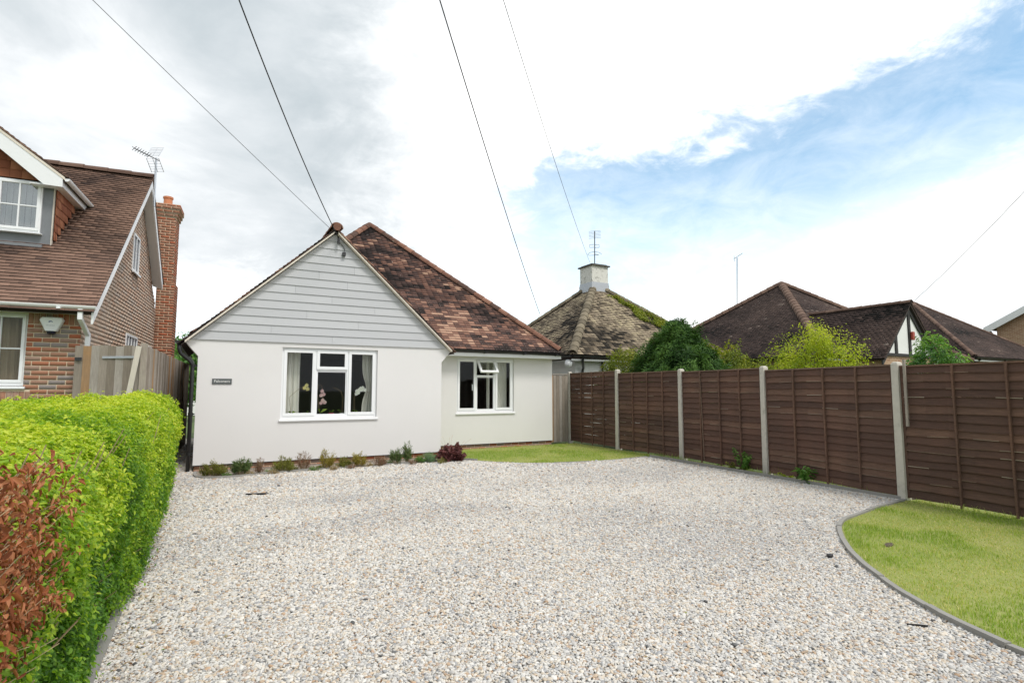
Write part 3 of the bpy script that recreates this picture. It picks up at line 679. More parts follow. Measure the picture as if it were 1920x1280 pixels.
me = m.mesh('ridge_end'); o = obj('ridge_end', me, M('ridge'), WR); o.matrix_basis = Matrix.Translation((GX, VY-.022, RZ+.055)) @ Matrix.Rotation(pi/2, 4, 'X')
m = MB()
for s in (-1, 1):
    for a, b in ((.04, EW-.06),):
        p = A(GX+s*a, 0, RZ-GS*a); q = A(GX+s*b, 0, RZ-GS*b)
        m.prism([(p[0], VY+.012, p[2]-.005), (q[0], VY+.012, q[2]-.005), (q[0], VY+.012, q[2]-.045), (p[0], VY+.012, p[2]-.045)], (0, FY-VY-.03, 0))
m.build('verge_strip', M('verge'), WR)
# main hipped roof
EZ, EYF = 2.63, 13.20; PK = A(4.31, 17.67, 6.90); EXL, EXR, EYB = -.42, 8.83, 22.3
cs = [A(EXL, EYF, EZ), A(EXR, EYF, EZ), A(EXR, EYB, EZ), A(EXL, EYB, EZ)]
m = MB()
dk = A(0, 0, -.035); m._add([c+dk for c in cs]+[PK+dk]+[c+dk-A(0, 0, .05) for c in cs], [(0, 1, 4), (1, 2, 4), (2, 3, 4), (3, 0, 4), (8, 7, 6, 5), (0, 5, 6, 1), (1, 6, 7, 2), (2, 7, 8, 3), (3, 8, 5, 0)])
MR = m.build('main_roof', M('roof_deck'), BUNG)
P, U_, S_, N_ = tile_slope([cs[0], cs[1], PK], .168, .1035, oldtint(1, 0), 1)
P = [p for p in P if wz(p[0][0]+.08) < p[0][2]+.10 or p[0][0] > 5.0]
def hid(p):
    c = p[0]+p[1]/2; k = VY/c[1]; x = c[0]*k; z = EYE+k*(c[2]-EYE); return z < wz(x)+.03
rk = [np.linalg.norm(p[0]-CAM)+(1e3 if hid(p) else 0) for p in P]
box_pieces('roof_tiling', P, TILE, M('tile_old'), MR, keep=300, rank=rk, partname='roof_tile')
t1, *_ = tile_slope([cs[1], cs[2], PK], .168, .1035, oldtint(1, 14), 2); t2, *_ = tile_slope([cs[3], cs[0], PK], .168, .1035, oldtint(1, 17), 4)
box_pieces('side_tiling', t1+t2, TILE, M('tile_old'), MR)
for i in (0, 1, 2, 3): half_round('hip_tile', cs[i]+A(0, 0, .035)+(PK-cs[i])*.01, PK+A(0, 0, .045), .118, .31, M('ridge'), MR, seed=10+i)
# eaves of the set-back wall
m = MB(); m.box(4.99, EXR-.02, EYF+.012, EYF+.04, 2.455, 2.60); m.build('fascia', M('pvc'), BUNG)
m = MB(); m.box(4.79, EXR-.03, EYF+.041, RY-.002, 2.458, 2.47); m.box(8.73, EXR-.03, RY, 22, 2.458, 2.47); m.box(EXR-.028, EXR-.008, EYF+.041, 22, 2.455, 2.60); m.build('soffit', M('pvc'), BUNG)
def gutter(mb, p, q, r=.055):
    p = A(*p); q = A(*q); d = (q-p)/np.linalg.norm(q-p); s_ = np.cross(d, (0, 0, 1)); k = 8; vs = []
    for c in (p, q):
        for rad in (r, r-.006): vs += [c+s_*rad*cos(pi+pi*j/k)+A(0, 0, 1)*rad*sin(pi+pi*j/k) for j in range(k+1)]
    e = k+1; fs = []
    for j in range(k): fs += [(j, j+1, 2*e+j+1, 2*e+j), (e+j, 3*e+j, 3*e+j+1, e+j+1), (j, e+j, e+j+1, j+1), (2*e+j, 2*e+j+1, 3*e+j+1, 3*e+j)]
    fs += [(0, 2*e, 3*e, e), (k, e+k, 3*e+k, 2*e+k)]; mb._add(vs, fs)
    for c in (p, q): mb._add([c+s_*(r-.004)*cos(pi+pi*j/k)+A(0, 0, 1)*(r-.004)*sin(pi+pi*j/k) for j in range(k+1)], [tuple(range(k+1))])
m = MB(); gutter(m, (5.0, EYF-.05, 2.625), (EXR+.06, EYF-.05, 2.60))
gt = m.build('gutter', M('black_plastic'), BUNG)
for x in (5.06, 6.35, 7.55, 8.6):
    m = MB(); m.box(x-.02, x+.02, EYF-.112, EYF+.011, 2.535, 2.585); m.build('bracket', M('black_plastic'), gt)
m = MB(); gutter(m, (-.60, VY+.02, 2.50), (-.60, 21.5, 2.50)); m.build('gutter', M('black_plastic'), BUNG)
m = MB(); m.tube([(-.585, VY+.10, 2.46), (-.575, VY+.10, 2.34), (-.55, VY+.11, 2.26), (-.40, VY+.13, 2.13), (-.345, VY+.13, 2.05), (-.338, VY+.13, 1.0), (-.338, VY+.13, .02)], .036, 12)
dp = m.build('downpipe', M('black_plastic'), BUNG, smooth=True)
for z in (2.03, 1.1, .35):
    m = MB(); m.tube([(-.338, VY+.13, z-.03), (-.338, VY+.13, z+.03)], .043, 12); m.box(-.36, -.27, VY+.13, VY+.21, z-.012, z+.012); m.build('pipe_clip', M('black_plastic'), dp)

def window(parent, x0, x1, z0, z1, y, lights, fw=.05, dep=.065, glass='glass', mat='pvc', sill=.055, sillout=.10, opened=None):
    """outer frame + mullions; lights = (x0,x1,z0,z1,kind,inset) with fractions of the opening"""
    m = MB(); frame_ring(m, x0, x1, z0, z1, y, y+dep, fw, fw+.01); W, H = x1-x0-2*fw, z1-z0-2*fw-.01; bx, bz = x0+fw, z0+fw+.01
    L_ = [(bx+a*W, bx+b*W, bz+c*H, bz+d*H, k) for a, b, c, d, k in lights]
    xs = sorted({round(l[1], 4) for l in L_})[:-1]
    for x in xs: m.box(x-.022, x+.022, y+.004, y+dep-.004, z0+fw+.01, z1-fw)
    for l in L_:
        if l[3] < z1-fw-.02: m.box(l[0]+.0225, l[1]-.0225, y+.006, y+dep-.006, l[3]-.022, l[3]+.022)
    wo_ = m.build('window', M(mat), parent, bevel=.004)
    for i, (a, b, c, d, k) in enumerate(L_):
        e = .024; a2, b2, c2, d2 = a+e, b-e, c+(e if c > z0+fw+.02 else .002), d-(e if d < z1-fw-.02 else .002)
        if a < x0+fw+.01: a2 = a+.002
        if b > x1-fw-.01: b2 = b-.002
        if k == 'fixed':
            m = MB(); frame_ring(m, a2, b2, c2, d2, y+.02, y+.045, .02); m.build('glazing_bead', M(mat), wo_)
            m = MB(); m.box(a2+.019, b2-.019, y+.030, y+.036, c2+.019, d2-.019); m.build('pane', M(glass), wo_); continue
        pw = .062 if k != 'lattice' else .045
        m = MB(); frame_ring(m, a2-.012, b2+.012, c2-.012, d2+.012, y-.018, y+.03, pw)
        if k == 'lattice':
            cx, cz = (a2+b2)/2, (c2+d2)/2; m.box(cx-.012, cx+.012, y-.012, y+.02, c2+pw-.012, d2-pw+.012); m.box(a2+pw-.012, cx-.0125, y-.012, y+.02, cz-.012, cz+.012); m.box(cx+.0125, b2-pw+.012, y-.012, y+.02, cz-.012, cz+.012)
        sa = m.build('sash', M(mat), wo_, bevel=.004)
        m = MB(); m.box(a2+pw-.02, b2-pw+.02, y+.006, y+.012, c2+pw-.02, d2-pw+.02); pa = m.build('pane', M(glass), wo_)
        if opened and i == opened[0]:
            piv = Vector(((a2+b2)/2, y-.018, d2+.012)); R_ = Matrix.Translation(piv) @ Matrix.Rotation(-opened[1], 4, 'X') @ Matrix.Translation(-piv)
            sa.matrix_basis = R_; pa.matrix_basis = R_
            m = MB(); m.box((a2+b2)/2-.05, (a2+b2)/2+.05, y+.03, y+.05, c2+.0, c2+.025); h_ = m.build('handle', M(mat), wo_); h_.matrix_basis = R_
    if sill:
        m = MB(); m.prism([(x0-.03, y+dep-.01, z0-.004), (x0-.03, y-sillout, z0-.018), (x0-.03, y-sillout, z0-sill), (x0-.03, y+dep-.01, z0-sill)], (x1-x0+.06, 0, 0)); m.build('sill', M(mat), wo_, bevel=.006)
    return wo_
LT = [(0, .335, 0, 1, 'sash'), (.335, .69, 0, .70, 'fixed'), (.335, .69, .70, 1, 'sash'), (.69, 1, 0, 1, 'sash')]
w1 = window(BUNG, W1[0], W1[1], W1[2], W1[3], FY+.06, LT)
w2 = window(BUNG, W2[0], W2[1], W2[2], W2[3], RY+.06, [(0, .33, 0, 1, 'sash'), (.33, .68, 0, .68, 'fixed'), (.33, .68, .68, 1, 'sash'), (.68, 1, 0, 1, 'sash')], opened=(2, radians(38)))
m = MB(); m.box(6.20, 6.225, RY+.09, RY+.11, 1.55, 1.72); m.build('handle', M('pvc'), w2)
for W, yy in ((W1, FY), (W2, RY)):
    m = MB(); m.box(W[0]-.08, W[1]+.08, yy+.282, yy+.46, .945, .975); m.box(W[0]+.002, W[1]-.002, yy+.13, yy+.281, .945, .975); m.build('window_board', M('pvc'), BUNG)
# fixings at the gable peak
m = MB(); m.tube([(2.30, FY-.05, 4.80), (2.30, FY-.14, 4.83)], .02, 8); m.tube([(2.30, FY-.14, 4.74), (2.30, FY-.14, 4.88)], .028, 10); m.build('cable_bracket', M('dark_iron'), BUNG)
m = MB(); m.box(2.40, 2.47, FY-.10, FY-.034, 4.50, 4.58); m.tube([(2.31, FY-.06, 4.80), (2.40, FY-.05, 4.74), (2.45, FY-.05, 4.66), (2.44, FY-.05, 4.58)], .006, 6); m.build('junction_box', M('dark_iron'), BUNG)

# name plate with its lettering
def text_mesh(s, size, depth_=.002):
    cu = bpy.data.curves.new('lettering', 'FONT'); cu.body = s; cu.size = size; cu.extrude = depth_; cu.align_x = 'CENTER'; cu.align_y = 'CENTER'; cu.resolution_u = 3
    to = bpy.data.objects.new('lettering', cu); COL.objects.link(to); bpy.context.view_layer.update()
    me = bpy.data.meshes.new_from_object(to.evaluated_get(bpy.context.evaluated_depsgraph_get())); bpy.data.objects.remove(to); me.name = 'lettering'; return me
ns = thing('name_plate', (.17, FY-.01, 1.675), 'small dark slate name plate reading Falconers on the white wall', 'sign')
m = MB(); m.box(0.0, .345, FY-.018, FY-.001, 1.675, 1.785); m.build('plate', M('slate_sign'), ns, bevel=.004)
me = text_mesh('Falconers', .072); o = obj('lettering', me, M('sign_white'), ns)
o.matrix_parent_inverse = ns.matrix_basis.inverted(); o.matrix_basis = Matrix.Translation((.172, FY-.020, 1.733)) @ Matrix.Rotation(pi/2, 4, 'X')
for x in (.015, .33):
    m = MB(); m.tube([(x, FY-.018, 1.73), (x, FY-.021, 1.73)], .005, 8); m.build('screw', M('alu'), ns)

# curtains
def curtain(x0, x1, y, z0, z1, mat, label, waist=None, folds=5, amp=.035, group=None, parent_rot=None):
    nu, nv = folds*8, 14; V = []
    for j in range(nv+1):
        z = z0+(z1-z0)*j/nv; f = j/nv; a, b = x0, x1
        if waist: 
            k = math.exp(-((f-waist[0])/.16)**2); a = x0+(waist[1]-x0)*k*.8; b = x1+(waist[2]-x1)*k*.8
        for i in range(nu+1):
            u = i/nu; ph = folds*2*pi*u; V.append((a+(b-a)*u+.012*sin(ph*.5+1), y+amp*sin(ph)*(0.7+.3*f)+.012*sin(ph*2.3+f*2), z))
    e = nu+1; fs = [(j*e+i, j*e+i+1, (j+1)*e+i+1, (j+1)*e+i) for j in range(nv) for i in range(nu)]
    mm = MB(); mm._add(V, fs); o = mm.build('curtain', M(mat), None, smooth=True, fix=False); md = o.modifiers.new('cloth', 'SOLIDIFY'); md.thickness = .003
    return tag(o, label, 'curtain', group)
curtain(1.30, 1.66, FY+.40, 1.0, 2.46, 'curtain', 'cream curtain behind the left pane, beside the yellow orchid', folds=4)
curtain(3.0, 3.26, FY+.40, 1.0, 2.46, 'curtain', 'cream curtain tied back behind the white orchid', waist=(.42, 3.12, 3.25), folds=4)
curtain(6.98, 7.42, RY+.40, .99, 2.40, 'curtain', 'cream curtain hanging behind the right pane of the window with its top light open', folds=4)
curtain(6.80, 6.88, RY+.44, .99, 2.40, 'curtain', 'narrow pale inner curtain edge behind the middle pane, below the open top light', folds=2, amp=.02)

# orchids on the window board
def orchid(px, label, potmat, flowers, petal, stem, leaves, z=.975, y=FY+.20, potr=.05, poth=.10):
    x = PY(px, 770, y)[0]; t = thing('orchid', (x, y, z), label, 'plant', 'orchids on the window board')
    m = MB(); m.lathe((x, y, z), [(potr*.72, 0), (potr*.8, .004), (potr, poth), (potr*.9, poth), (potr*.85, poth*.85)], 16); m.build('pot', M(potmat), t, smooth=False)
    if stem:
        pts = [A(x, y, z+poth*.8)]+[PY(a, b, y) for a, b in stem]; m = MB(); m.tube(pts, .004, 6); m.build('stem', M('twig'), t)
    for a, b in flowers:
        c = PY(a, b, y-.015); mm = MB(); n = 5
        for k in range(n):
            an = 2*pi*k/n+.3; d = A(cos(an), 0, sin(an)); s_ = A(-sin(an), 0, cos(an)); L_ = .048 if k % 2 else .042
            mm._add([c, c+d*L_*.5+s_*.026+A(0, -.008, 0), c+d*L_+A(0, -.004, 0), c+d*L_*.5-s_*.026+A(0, -.008, 0)], [(0, 1, 2), (0, 2, 3)], random.random())
        mm.lathe(c+A(0, -.012, 0), [(.003, -.008), (.008, 0), (.003, .008)], 8, .1); mm.build('flower', M(petal), t, fix=False)
    for dx, dz, wd, tt in leaves:
        b = A(x, y, z+poth*.9); tip = b+A(dx, -.02, dz); mid = (b+tip)/2+A(0, 0, .025); mm = MB(); up_ = A(0, .3, 1); s_ = np.cross(tip-b, A(0, 1, 0)); s_ = s_/np.linalg.norm(s_)*wd; s2 = A(0, wd, 0)
        mm._add([b, mid+s_*.7+s2*.6, tip, mid-s_*.7-s2*.6, mid], [(0, 1, 4), (1, 2, 4), (2, 3, 4), (3, 0, 4)], tt); mm.build('leaf', M('orchid_leaf'), t, fix=False)
    return t
orchid(546, 'yellow flowered orchid before the left curtain', 'black_plastic', [(575, 722), (571, 727), (577, 729)], 'petal_yellow', [(542, 745), (552, 736), (563, 727), (574, 724)], [(.09, .035, .03, .7), (-.07, .04, .03, .4)])
orchid(574, 'leafy orchid without flowers in a white pot, left pane', 'pot_white', [], 'petal_white', None, [(-.10, .03, .03, .6), (.05, .08, .025, .3)], poth=.07)
orchid(600, 'pale pink flowered orchid with two drooping flower clusters', 'black_plastic', [(604, 733), (607, 739), (602, 741), (605, 750), (609, 754), (602, 755)], 'petal_pink', [(594, 735), (597, 721), (603, 722), (606, 735), (606, 752)], [(.15, .09, .035, .95), (-.04, .10, .03, .7)])
orchid(621, 'small plant in a round pink pot', 'pot_pink', [], 'petal_pink', None, [(.07, .07, .02, .3), (-.06, .06, .02, .2)], potr=.06, poth=.09)
orchid(641, 'bare stemmed orchid with twisted stakes in a white pot', 'pot_white', [], 'petal_white', [(643, 745), (639, 733), (633, 729), (625, 726)], [(-.12, .08, .03, .2)], poth=.09)
orchid(664, 'white flowered orchid with an arching spray', 'black_plastic', [(668, 738), (669, 733), (673, 731), (676, 728), (680, 727), (684, 731), (672, 736), (678, 731)], 'petal_white', [(664, 745), (668, 735), (676, 727), (685, 732), (692, 736)], [(.08, .03, .03, .3), (-.05, .06, .03, .2)])

# ------------------------------------------------------------------ brick neighbour with the dormer (own axes: x along its front, y into the plot)
HO = A(-1.924, 11.265, 0); HA = radians(4)
HU = A(cos(HA), -sin(HA), 0); HV = A(sin(HA), cos(HA), 0)
NH = thing('brick_house', tuple(HO), 'brick house with brown tiled roof, white trim and a front dormer', 'house', rz=-HA, local=True)
def LF(x, y, v): 
    d = ray(x, y); P_ = HO+HV*v; k = ((P_-CAM)@HV)/(d@HV); q = CAM+d*k-HO; return q@HU, q[2]
CL = A((CAM-HO)@HU, (CAM-HO)@HV, EYE)
WN = (-2.60, -.69, 1.60, 2.785)
m = MB(); wall_holes(m, -6, -.001, 0, 2.84, 0, .25, [WN]); fw_ = m.build('front_wall', M('mortar'), NH)
bt = lambda r: (r.random()**1.0)*.82 if r.random() > .18 else r.uniform(.84, 1)
P = brick_rows(-6, 0, 0, 2.60, 0, out=-.008, holes=[WN, (-2.7, -.612, 1.31, 1.54)], seed=2, tf=bt)
r = random.Random(5)
for z0, x0, x1 in ((2.612, -.69, 0), (1.318, -2.69, -.60)):                # soldier courses
    x = x0+.004
    while x < x1-.05: P.append((A(x, -.008, z0), A(.065, 0, 0), A(0, .05, 0), A(0, 0, .215), bt(r)*.9)); x += .075
rk = [(0 if p[0][0] > -.75 and p[0][2] > 1.2 else 50)+np.linalg.norm(p[0]-CL) for p in P]
nfront = sum(1 for v in rk if v < 50)
box_pieces('brickwork', P, BR, M('brick'), fw_, keep=min(nfront, 150), rank=rk, partname='brick')
AV, AZ, SF, SR = 3.80, 6.49, .88, .93                                     # ridge and slopes
def zf(v): return AZ-SF*(AV-v)
m = MB(); m.prism([(-.25, .251, 0), (-.25, 6.72, 0), (-.25, 6.72, AZ-SR*(6.72-AV)-.1), (-.25, AV, AZ-.10), (-.25, .251, zf(.251)-.1)], (.249, 0, 0)); sw = m.build('gable_wall', M('mortar'), NH)
holes = [(3.37, 4.05, 4.22, 5.08), (3.2, 4.4, 1.75, 2.80), (5.9, 6.3, 1.9, 2.72)]
def outside(v, z): return z > min(zf(v), AZ-SR*(v-AV))-.12 or z < 1.0
P = brick_rows(0, 6.7, 0, 6.5, 0, out=-.008, holes=holes, seed=9, tf=lambda r: r.random(), skip=outside)
Q = [(A(-p[0][1], p[0][0], p[0][2]), A(0, p[1][0], 0), A(-p[2][1], 0, 0), p[3], p[4]) for p in P]
Q = [(q[0], q[1], q[2], q[3], q[4]) for q in Q]
box_pieces('brickwork', Q, BR, M('brick_side'), sw, keep=140, rank=[np.linalg.norm(q[0]-CL)+(9 if q[0][2] < 2.2 else 0) for q in Q], partname='brick')
for v0, v1, z0, z1 in holes:
    m = MB(); m.box(.002, .004, v0+.03, v1-.03, z0+.03, z1-.03); bk = None
    wm = MB(); f_ = .05
    for a in ((v0, v1, z1-f_, z1), (v0, v1, z0, z0+f_), (v0, v0+f_, z0+f_, z1-f_), (v1-f_, v1, z0+f_, z1-f_)): wm.box(-.02, .028, a[0], a[1], a[2], a[3])
    nbar = 3 if v1-v0 > 1 else 1
    for k in range(1, nbar+1): c = v0+(v1-v0)*k/(nbar+1); wm.box(-.02, .024, c-.02, c+.02, z0+f_, z1-f_)
    wn = wm.build('window', M('pvc'), NH); m.build('pane', M('lead'), wn)
    wm = MB(); wm.box(.0281, .07, v0-.04, v1+.04, z0-.04, z0-.001); wm.build('sill', M('pvc'), wn)
m = MB(); x0, x1, y0, y1, z0, z1 = -3.2, -.3, .26, 3.2, .6, 2.82
m._add([(x0, y0, z0), (x1, y0, z0), (x1, y1, z0), (x0, y1, z0), (x0, y0, z1), (x1, y0, z1), (x1, y1, z1), (x0, y1, z1)], [(0, 1, 2, 3), (4, 7, 6, 5), (1, 5, 6, 2), (2, 6, 7, 3), (3, 7, 4, 0)]); m.build('room', M('interior'), NH, fix=False)
window(NH, WN[0], WN[1], WN[2]+.03, WN[3], .05, [(0, .33, 0, 1, 'lattice'), (.33, .66, 0, 1, 'lattice'), (.66, 1, 0, 1, 'lattice')], fw=.045, glass='glass', sillout=.10)
# roof
UO = .25
m = MB(); xl = -5.5
m.prism([(xl, -.34, zf(-.34)-.03), (UO-.02, -.34, zf(-.34)-.03), (UO-.02, AV, AZ-.03), (xl, AV, AZ-.03)], (0, 0, -.06))
m.prism([(xl, 6.0, AZ-SR*(6.0-AV)-.03), (UO-.02, 6.0, AZ-SR*(6.0-AV)-.03), (UO-.02, AV+.001, AZ-.03), (xl, AV+.001, AZ-.03)], (0, 0, -.06))
NR = m.build('roof', M('roof_deck'), NH)
def brtint(u, s, r): return float(np.clip(.52+(fbm(u*1.0, s*1.2, 31)-.5)*.8+(vnoise(u*3, s*9, 7)-.5)*.35+r.uniform(-.14, .14), 0, 1))
P, *_ = tile_slope([(xl, -.40, zf(-.40)), (UO, -.40, zf(-.40)), (UO, AV, AZ), (xl, AV, AZ)], .168, .10, brtint, 3)
P2, *_ = tile_slope([(UO, 6.05, AZ-SR*(6.05-AV)), (xl, 6.05, AZ-SR*(6.05-AV)), (xl, AV, AZ), (UO, AV, AZ)], .168, .10, brtint, 4)
rk = [np.linalg.norm(p[0]-CL)+(0 if p[0][0] > -1.7 else 50) for p in P]
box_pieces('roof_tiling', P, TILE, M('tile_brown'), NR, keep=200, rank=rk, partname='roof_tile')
box_pieces('rear_tiling', P2, TILE, M('tile_brown'), NR)
half_round('ridge_tile', (UO+.01, AV, AZ+.03), (xl, AV, AZ+.03), .12, .45, M('ridge_brown'), NR, seed=4)
# white barge boards, soffit, eaves
m = MB()
for v0, v1, s in ((-.36, AV, 1), (6.0, AV, -1)):
    f2 = zf if s == 1 else (lambda v: AZ-SR*(v-AV))
    m.prism([(UO-.045, v0, f2(v0)-.035), (UO-.045, v1, f2(v1)-.035), (UO-.045, v1, f2(v1)-.22), (UO-.045, v0, f2(v0)-.22)], (.03, 0, 0))
m.build('barge_board', M('pvc'), NH)
m = MB()
for v0, v1, s in ((0, AV, 1), (6.0, AV, -1)):
    f2 = zf if s == 1 else (lambda v: AZ-SR*(v-AV))
    m.prism([(.009, v0, f2(v0)-.13), (UO-.046, v0, f2(v0)-.19), (UO-.046, v1, f2(v1)-.19), (.009, v1, f2(v1)-.13)], (0, 0, .02))
m.build('soffit', M('pvc'), NH)
m = MB(); m.box(xl, UO-.016, -.330, -.305, 2.775, 2.89); m.build('fascia', M('pvc'), NH)
m = MB(); m.box(xl, UO-.046, -.304, -.009, 2.785, 2.80); m.build('soffit', M('pvc'), NH)
m = MB(); gutter(m, (xl, -.392, 2.90), (UO+.02, -.392, 2.89), .058); gt = m.build('gutter', M('pvc'), NH)
for x in (-.95, -.2): 
    m = MB(); m.box(x-.025, x+.025, -.456, -.331, 2.825, 2.85); m.build('bracket', M('pvc'), gt)
m = MB(); m.bar((.07, -.39, 2.86), (.07, -.39, 2.68), .065, .065, (0, 1, 0)); m.bar((.07, -.41, 2.70), (.085, .02, 2.47), .064, .064); m.bar((.085, .045, 2.50), (.085, .045, .1), .066, .066, (0, 1, 0)); m.build('downpipe', M('pvc'), NH, bevel=.008)
# chimney on the gable
m = MB(); m.box(-.02, .41, 6.74, 7.45, 0, 4.55); m.box(-.10, .36, 6.76, 7.43, 4.55, 6.46)
for k, (e, a, b) in enumerate(((.035, 6.46, 6.56), (.07, 6.56, 6.66), (.10, 6.66, 6.80))): m.box(-.10-e, .36+e, 6.76-e, 7.43+e, a, b)
ch = m.build('chimney', M('mortar'), NH)
P = []
for (a, b, f, s, z0, z1) in ((-.02, .41, 6.74, .41, 1.8, 4.55), (-.10, .36, 6.76, .36, 4.56, 6.45), (-.135, .395, 6.725, .395, 6.47, 6.55), (-.17, .43, 6.69, .43, 6.57, 6.65), (-.20, .46, 6.66, .46, 6.67, 6.79)):
    P += brick_rows(a, b, z0, z1, f, out=-.006, seed=int(z0*10), tf=lambda r: r.random()*.62)
    d1 = 7.45-.02; P += [(A(s-p[0][1]-.006*0, p[0][0], p[0][2]), A(0, p[1][0], 0), A(-.05, 0, 0), p[3], p[4]) for p in brick_rows(f, d1, z0, z1, 0, out=-.006, seed=int(z0*10)+1, tf=lambda r: r.random()*.62)]
box_pieces('brickwork', P, BR, M('brick'), ch, keep=0)
m = MB(); m.lathe((.10, 7.05, 6.80), [(.13, 0), (.115, .06), (.11, .24), (.13, .25), (.13, .30), (.11, .31), (.09, .28), (.08, .0)], 16); m.build('chimney_pot', M('terracotta'), ch)
# dormer
DV = 1.08; ux = LF(103, 355, DV)[0]; DZ0 = zf(DV)
DC, DS = -2.02, .755                                                      # dormer centre line and roof slope
ue, ze = LF(118, 333, DV-.25); DAp = ze+DS*(ue-DC)
wl, wt_ = LF(4, 334, DV); wr, wb_ = LF(80, 438, DV); wr = LF(83, 342, DV)[0]
m = MB(); hx0 = 2*DC-ux
m.box(hx0, wl-1.25, DV, DV+.1, DZ0-.05, wt_+.02); m.box(wr, ux, DV, DV+.1, DZ0-.05, wt_+.02); m.box(wl-1.25, wr, DV, DV+.1, DZ0-.05, wb_-.03)
dm = m.build('dormer', M('lead'), NH)
m = MB(); m.prism([(ux-.1, DV+.1, DZ0), (ux-.1, DV+.1, 5.25), (ux-.1, AV-(AZ-5.25)/SF, 5.25)], (.1, 0, 0)); m.prism([(hx0, DV+.1, DZ0), (hx0, DV+.1, 5.25), (hx0, AV-(AZ-5.25)/SF, 5.25)], (.1, 0, 0))
m.prism([(hx0, DV+.02, wt_+.021), (ux, DV+.02, wt_+.021), (ux, DV+.02, 5.28), (DC, DV+.02, DAp-.1), (hx0, DV+.02, 5.28)], (0, .2, 0)); m.build('cheek', M('roof_deck'), dm)
# tile hanging on the cheek and in the little gable
HT = np.array([(0, 0, 0), (1, 0, 0), (0, .6, 0), (1, .6, 0), (0, .35, 1), (1, .35, 1), (0, .6, 1), (1, .6, 1)], float); HT[:4, 1] += 0
P = []; z = DZ0-.02; row = 0; r = random.Random(8)
while z < 5.22:
    v0 = DV+.01; v1 = min(AV-(AZ-z-.0)/SF, 2.5)+.0; v = v0-(.08 if row % 2 else 0)
    while v < v1:
        a, b = max(v, v0), min(v+.162, v1)
        if b-a > .02: P.append((A(ux+.012+.035, a, z), A(0, b-a, 0), A(-.04, 0, 0), A(0, 0, .175), r.random()))
        v += .166
    z += .155; row += 1
box_pieces('hung_tile', P, HT, M('hang_tile'), dm, keep=120, partname='hung_tile')
P = []; z = wt_+.03; row = 0
while z < DAp-.2:
    half = min(ux-DC, (DAp-.08-z)/DS); x = DC-half-(.08 if row % 2 else 0)
    while x < DC+half:
        a, b = max(x, DC-half), min(x+.162, DC+half)
        if b-a > .02: P.append((A(a, DV-.028, z), A(b-a, 0, 0), A(0, .04, 0), A(0, 0, .175), r.random()))
        x += .166
    z += .15; row += 1
box_pieces('hung_tile', P, HT, M('hang_tile'), dm, keep=60, rank=[-p[0][0] for p in P], partname='hung_tile')
m = MB(); m.box(ux-.005, ux+.012, DV-.02, DV+.04, DZ0-.03, 5.24); m.build('corner_trim', M('pale_wood'), dm)
m = MB(); m.box(-1.7, wr+.06, DV-.10, DV-.001, DZ0-.04, DZ0+.015); m.build('flashing', M('lead'), dm)
vb = AV-(AZ-DAp)/SF
m = MB(); uR = ue+.03; zR = DAp-DS*(uR-DC)
for s in (1, -1):
    e = DC+s*(uR-DC); m.prism([(DC, DV-.24, DAp+.0), (e, DV-.24, zR), (e, AV-(AZ-zR)/SF, zR), (DC, vb, DAp)], (0, 0, -.05))
dr = m.build('dormer_roof', M('roof_deck'), dm)
for s in (1, -1):
    e = DC+s*(uR-DC); V0, V1 = (e, DV-.26, zR+.03), (e, AV-(AZ-zR)/SF, zR+.03)
    pl = [V0, V1, (DC, vb, DAp+.03), (DC, DV-.26, DAp+.03)] if s == 1 else [V1, V0, (DC, DV-.26, DAp+.03), (DC, vb, DAp+.03)]
    t_, *_ = tile_slope(pl, .168, .10, brtint, 12+s); box_pieces('dormer_tiling', t_, TILE, M('tile_brown'), dm)
half_round('ridge_tile', (DC, DV-.27, DAp+.07), (DC, vb, DAp+.07), .11, .4, M('ridge_brown'), dm, seed=6)
m = MB()
for s in (1, -1):
    e = DC+s*(uR-DC); m.prism([(DC, DV-.258, DAp+.03), (e, DV-.258, zR+.03), (e, DV-.258, zR-.02), (DC, DV-.258, DAp-.02)], (0, .02, 0))
m.build('verge_strip', M('verge'), dm)
m = MB()
for s in (1, -1):
    e = DC+s*(uR-.03-DC); zz = DAp-DS*(uR-.03-DC); lo = .17
    m.prism([(DC, DV-.25, DAp-.021), (e, DV-.25, zz-.021), (e, DV-.25, zz-.17), (e-s*.26, DV-.25, zz-.165), (DC, DV-.25, DAp-.25)], (0, .03, 0))
m.build('barge_board', M('pvc'), dm)
m = MB(); zb = DAp-DS*(uR-.03-DC)-.16
m.box(ux+.001, uR-.061, DV-.219, 2.42, zb, zb+.015); m.box(uR-.06, uR-.035, DV-.219, 2.45, zb, zb+.14); m.box(ux-.3, ux, DV-.219, DV-.03, zb, zb+.015); m.build('eaves_box', M('pvc'), dm)
m = MB(); gutter(m, (uR+.02, DV-.24, zb+.15), (uR+.02, 2.50, zb+.15), .052); m.build('gutter', M('pvc'), dm)
DW = window(dm, wl-1.25, wr, wb_, wt_, DV-.04, [(0, .333, 0, 1, 'lattice'), (.333, .667, 0, 1, 'lattice'), (.667, 1, 0, 1, 'lattice')], fw=.03, glass='glass_sky', sillout=.06, sill=.035)
for o in [DW]+list(DW.children): pass
m = MB()
for k in range(20): x = wl-1.2+k*(wr-wl+1.2)/20; m.box(x, x+.075, DV+.12, DV+.124, wb_+.03, wt_)
m.build('vertical_blind', M('blind'), dm)
m = MB(); m.box(hx0+.1, ux-.1, DV+.5, DV+.52, DZ0, 5.25); m.build('room_back', M('interior'), dm)

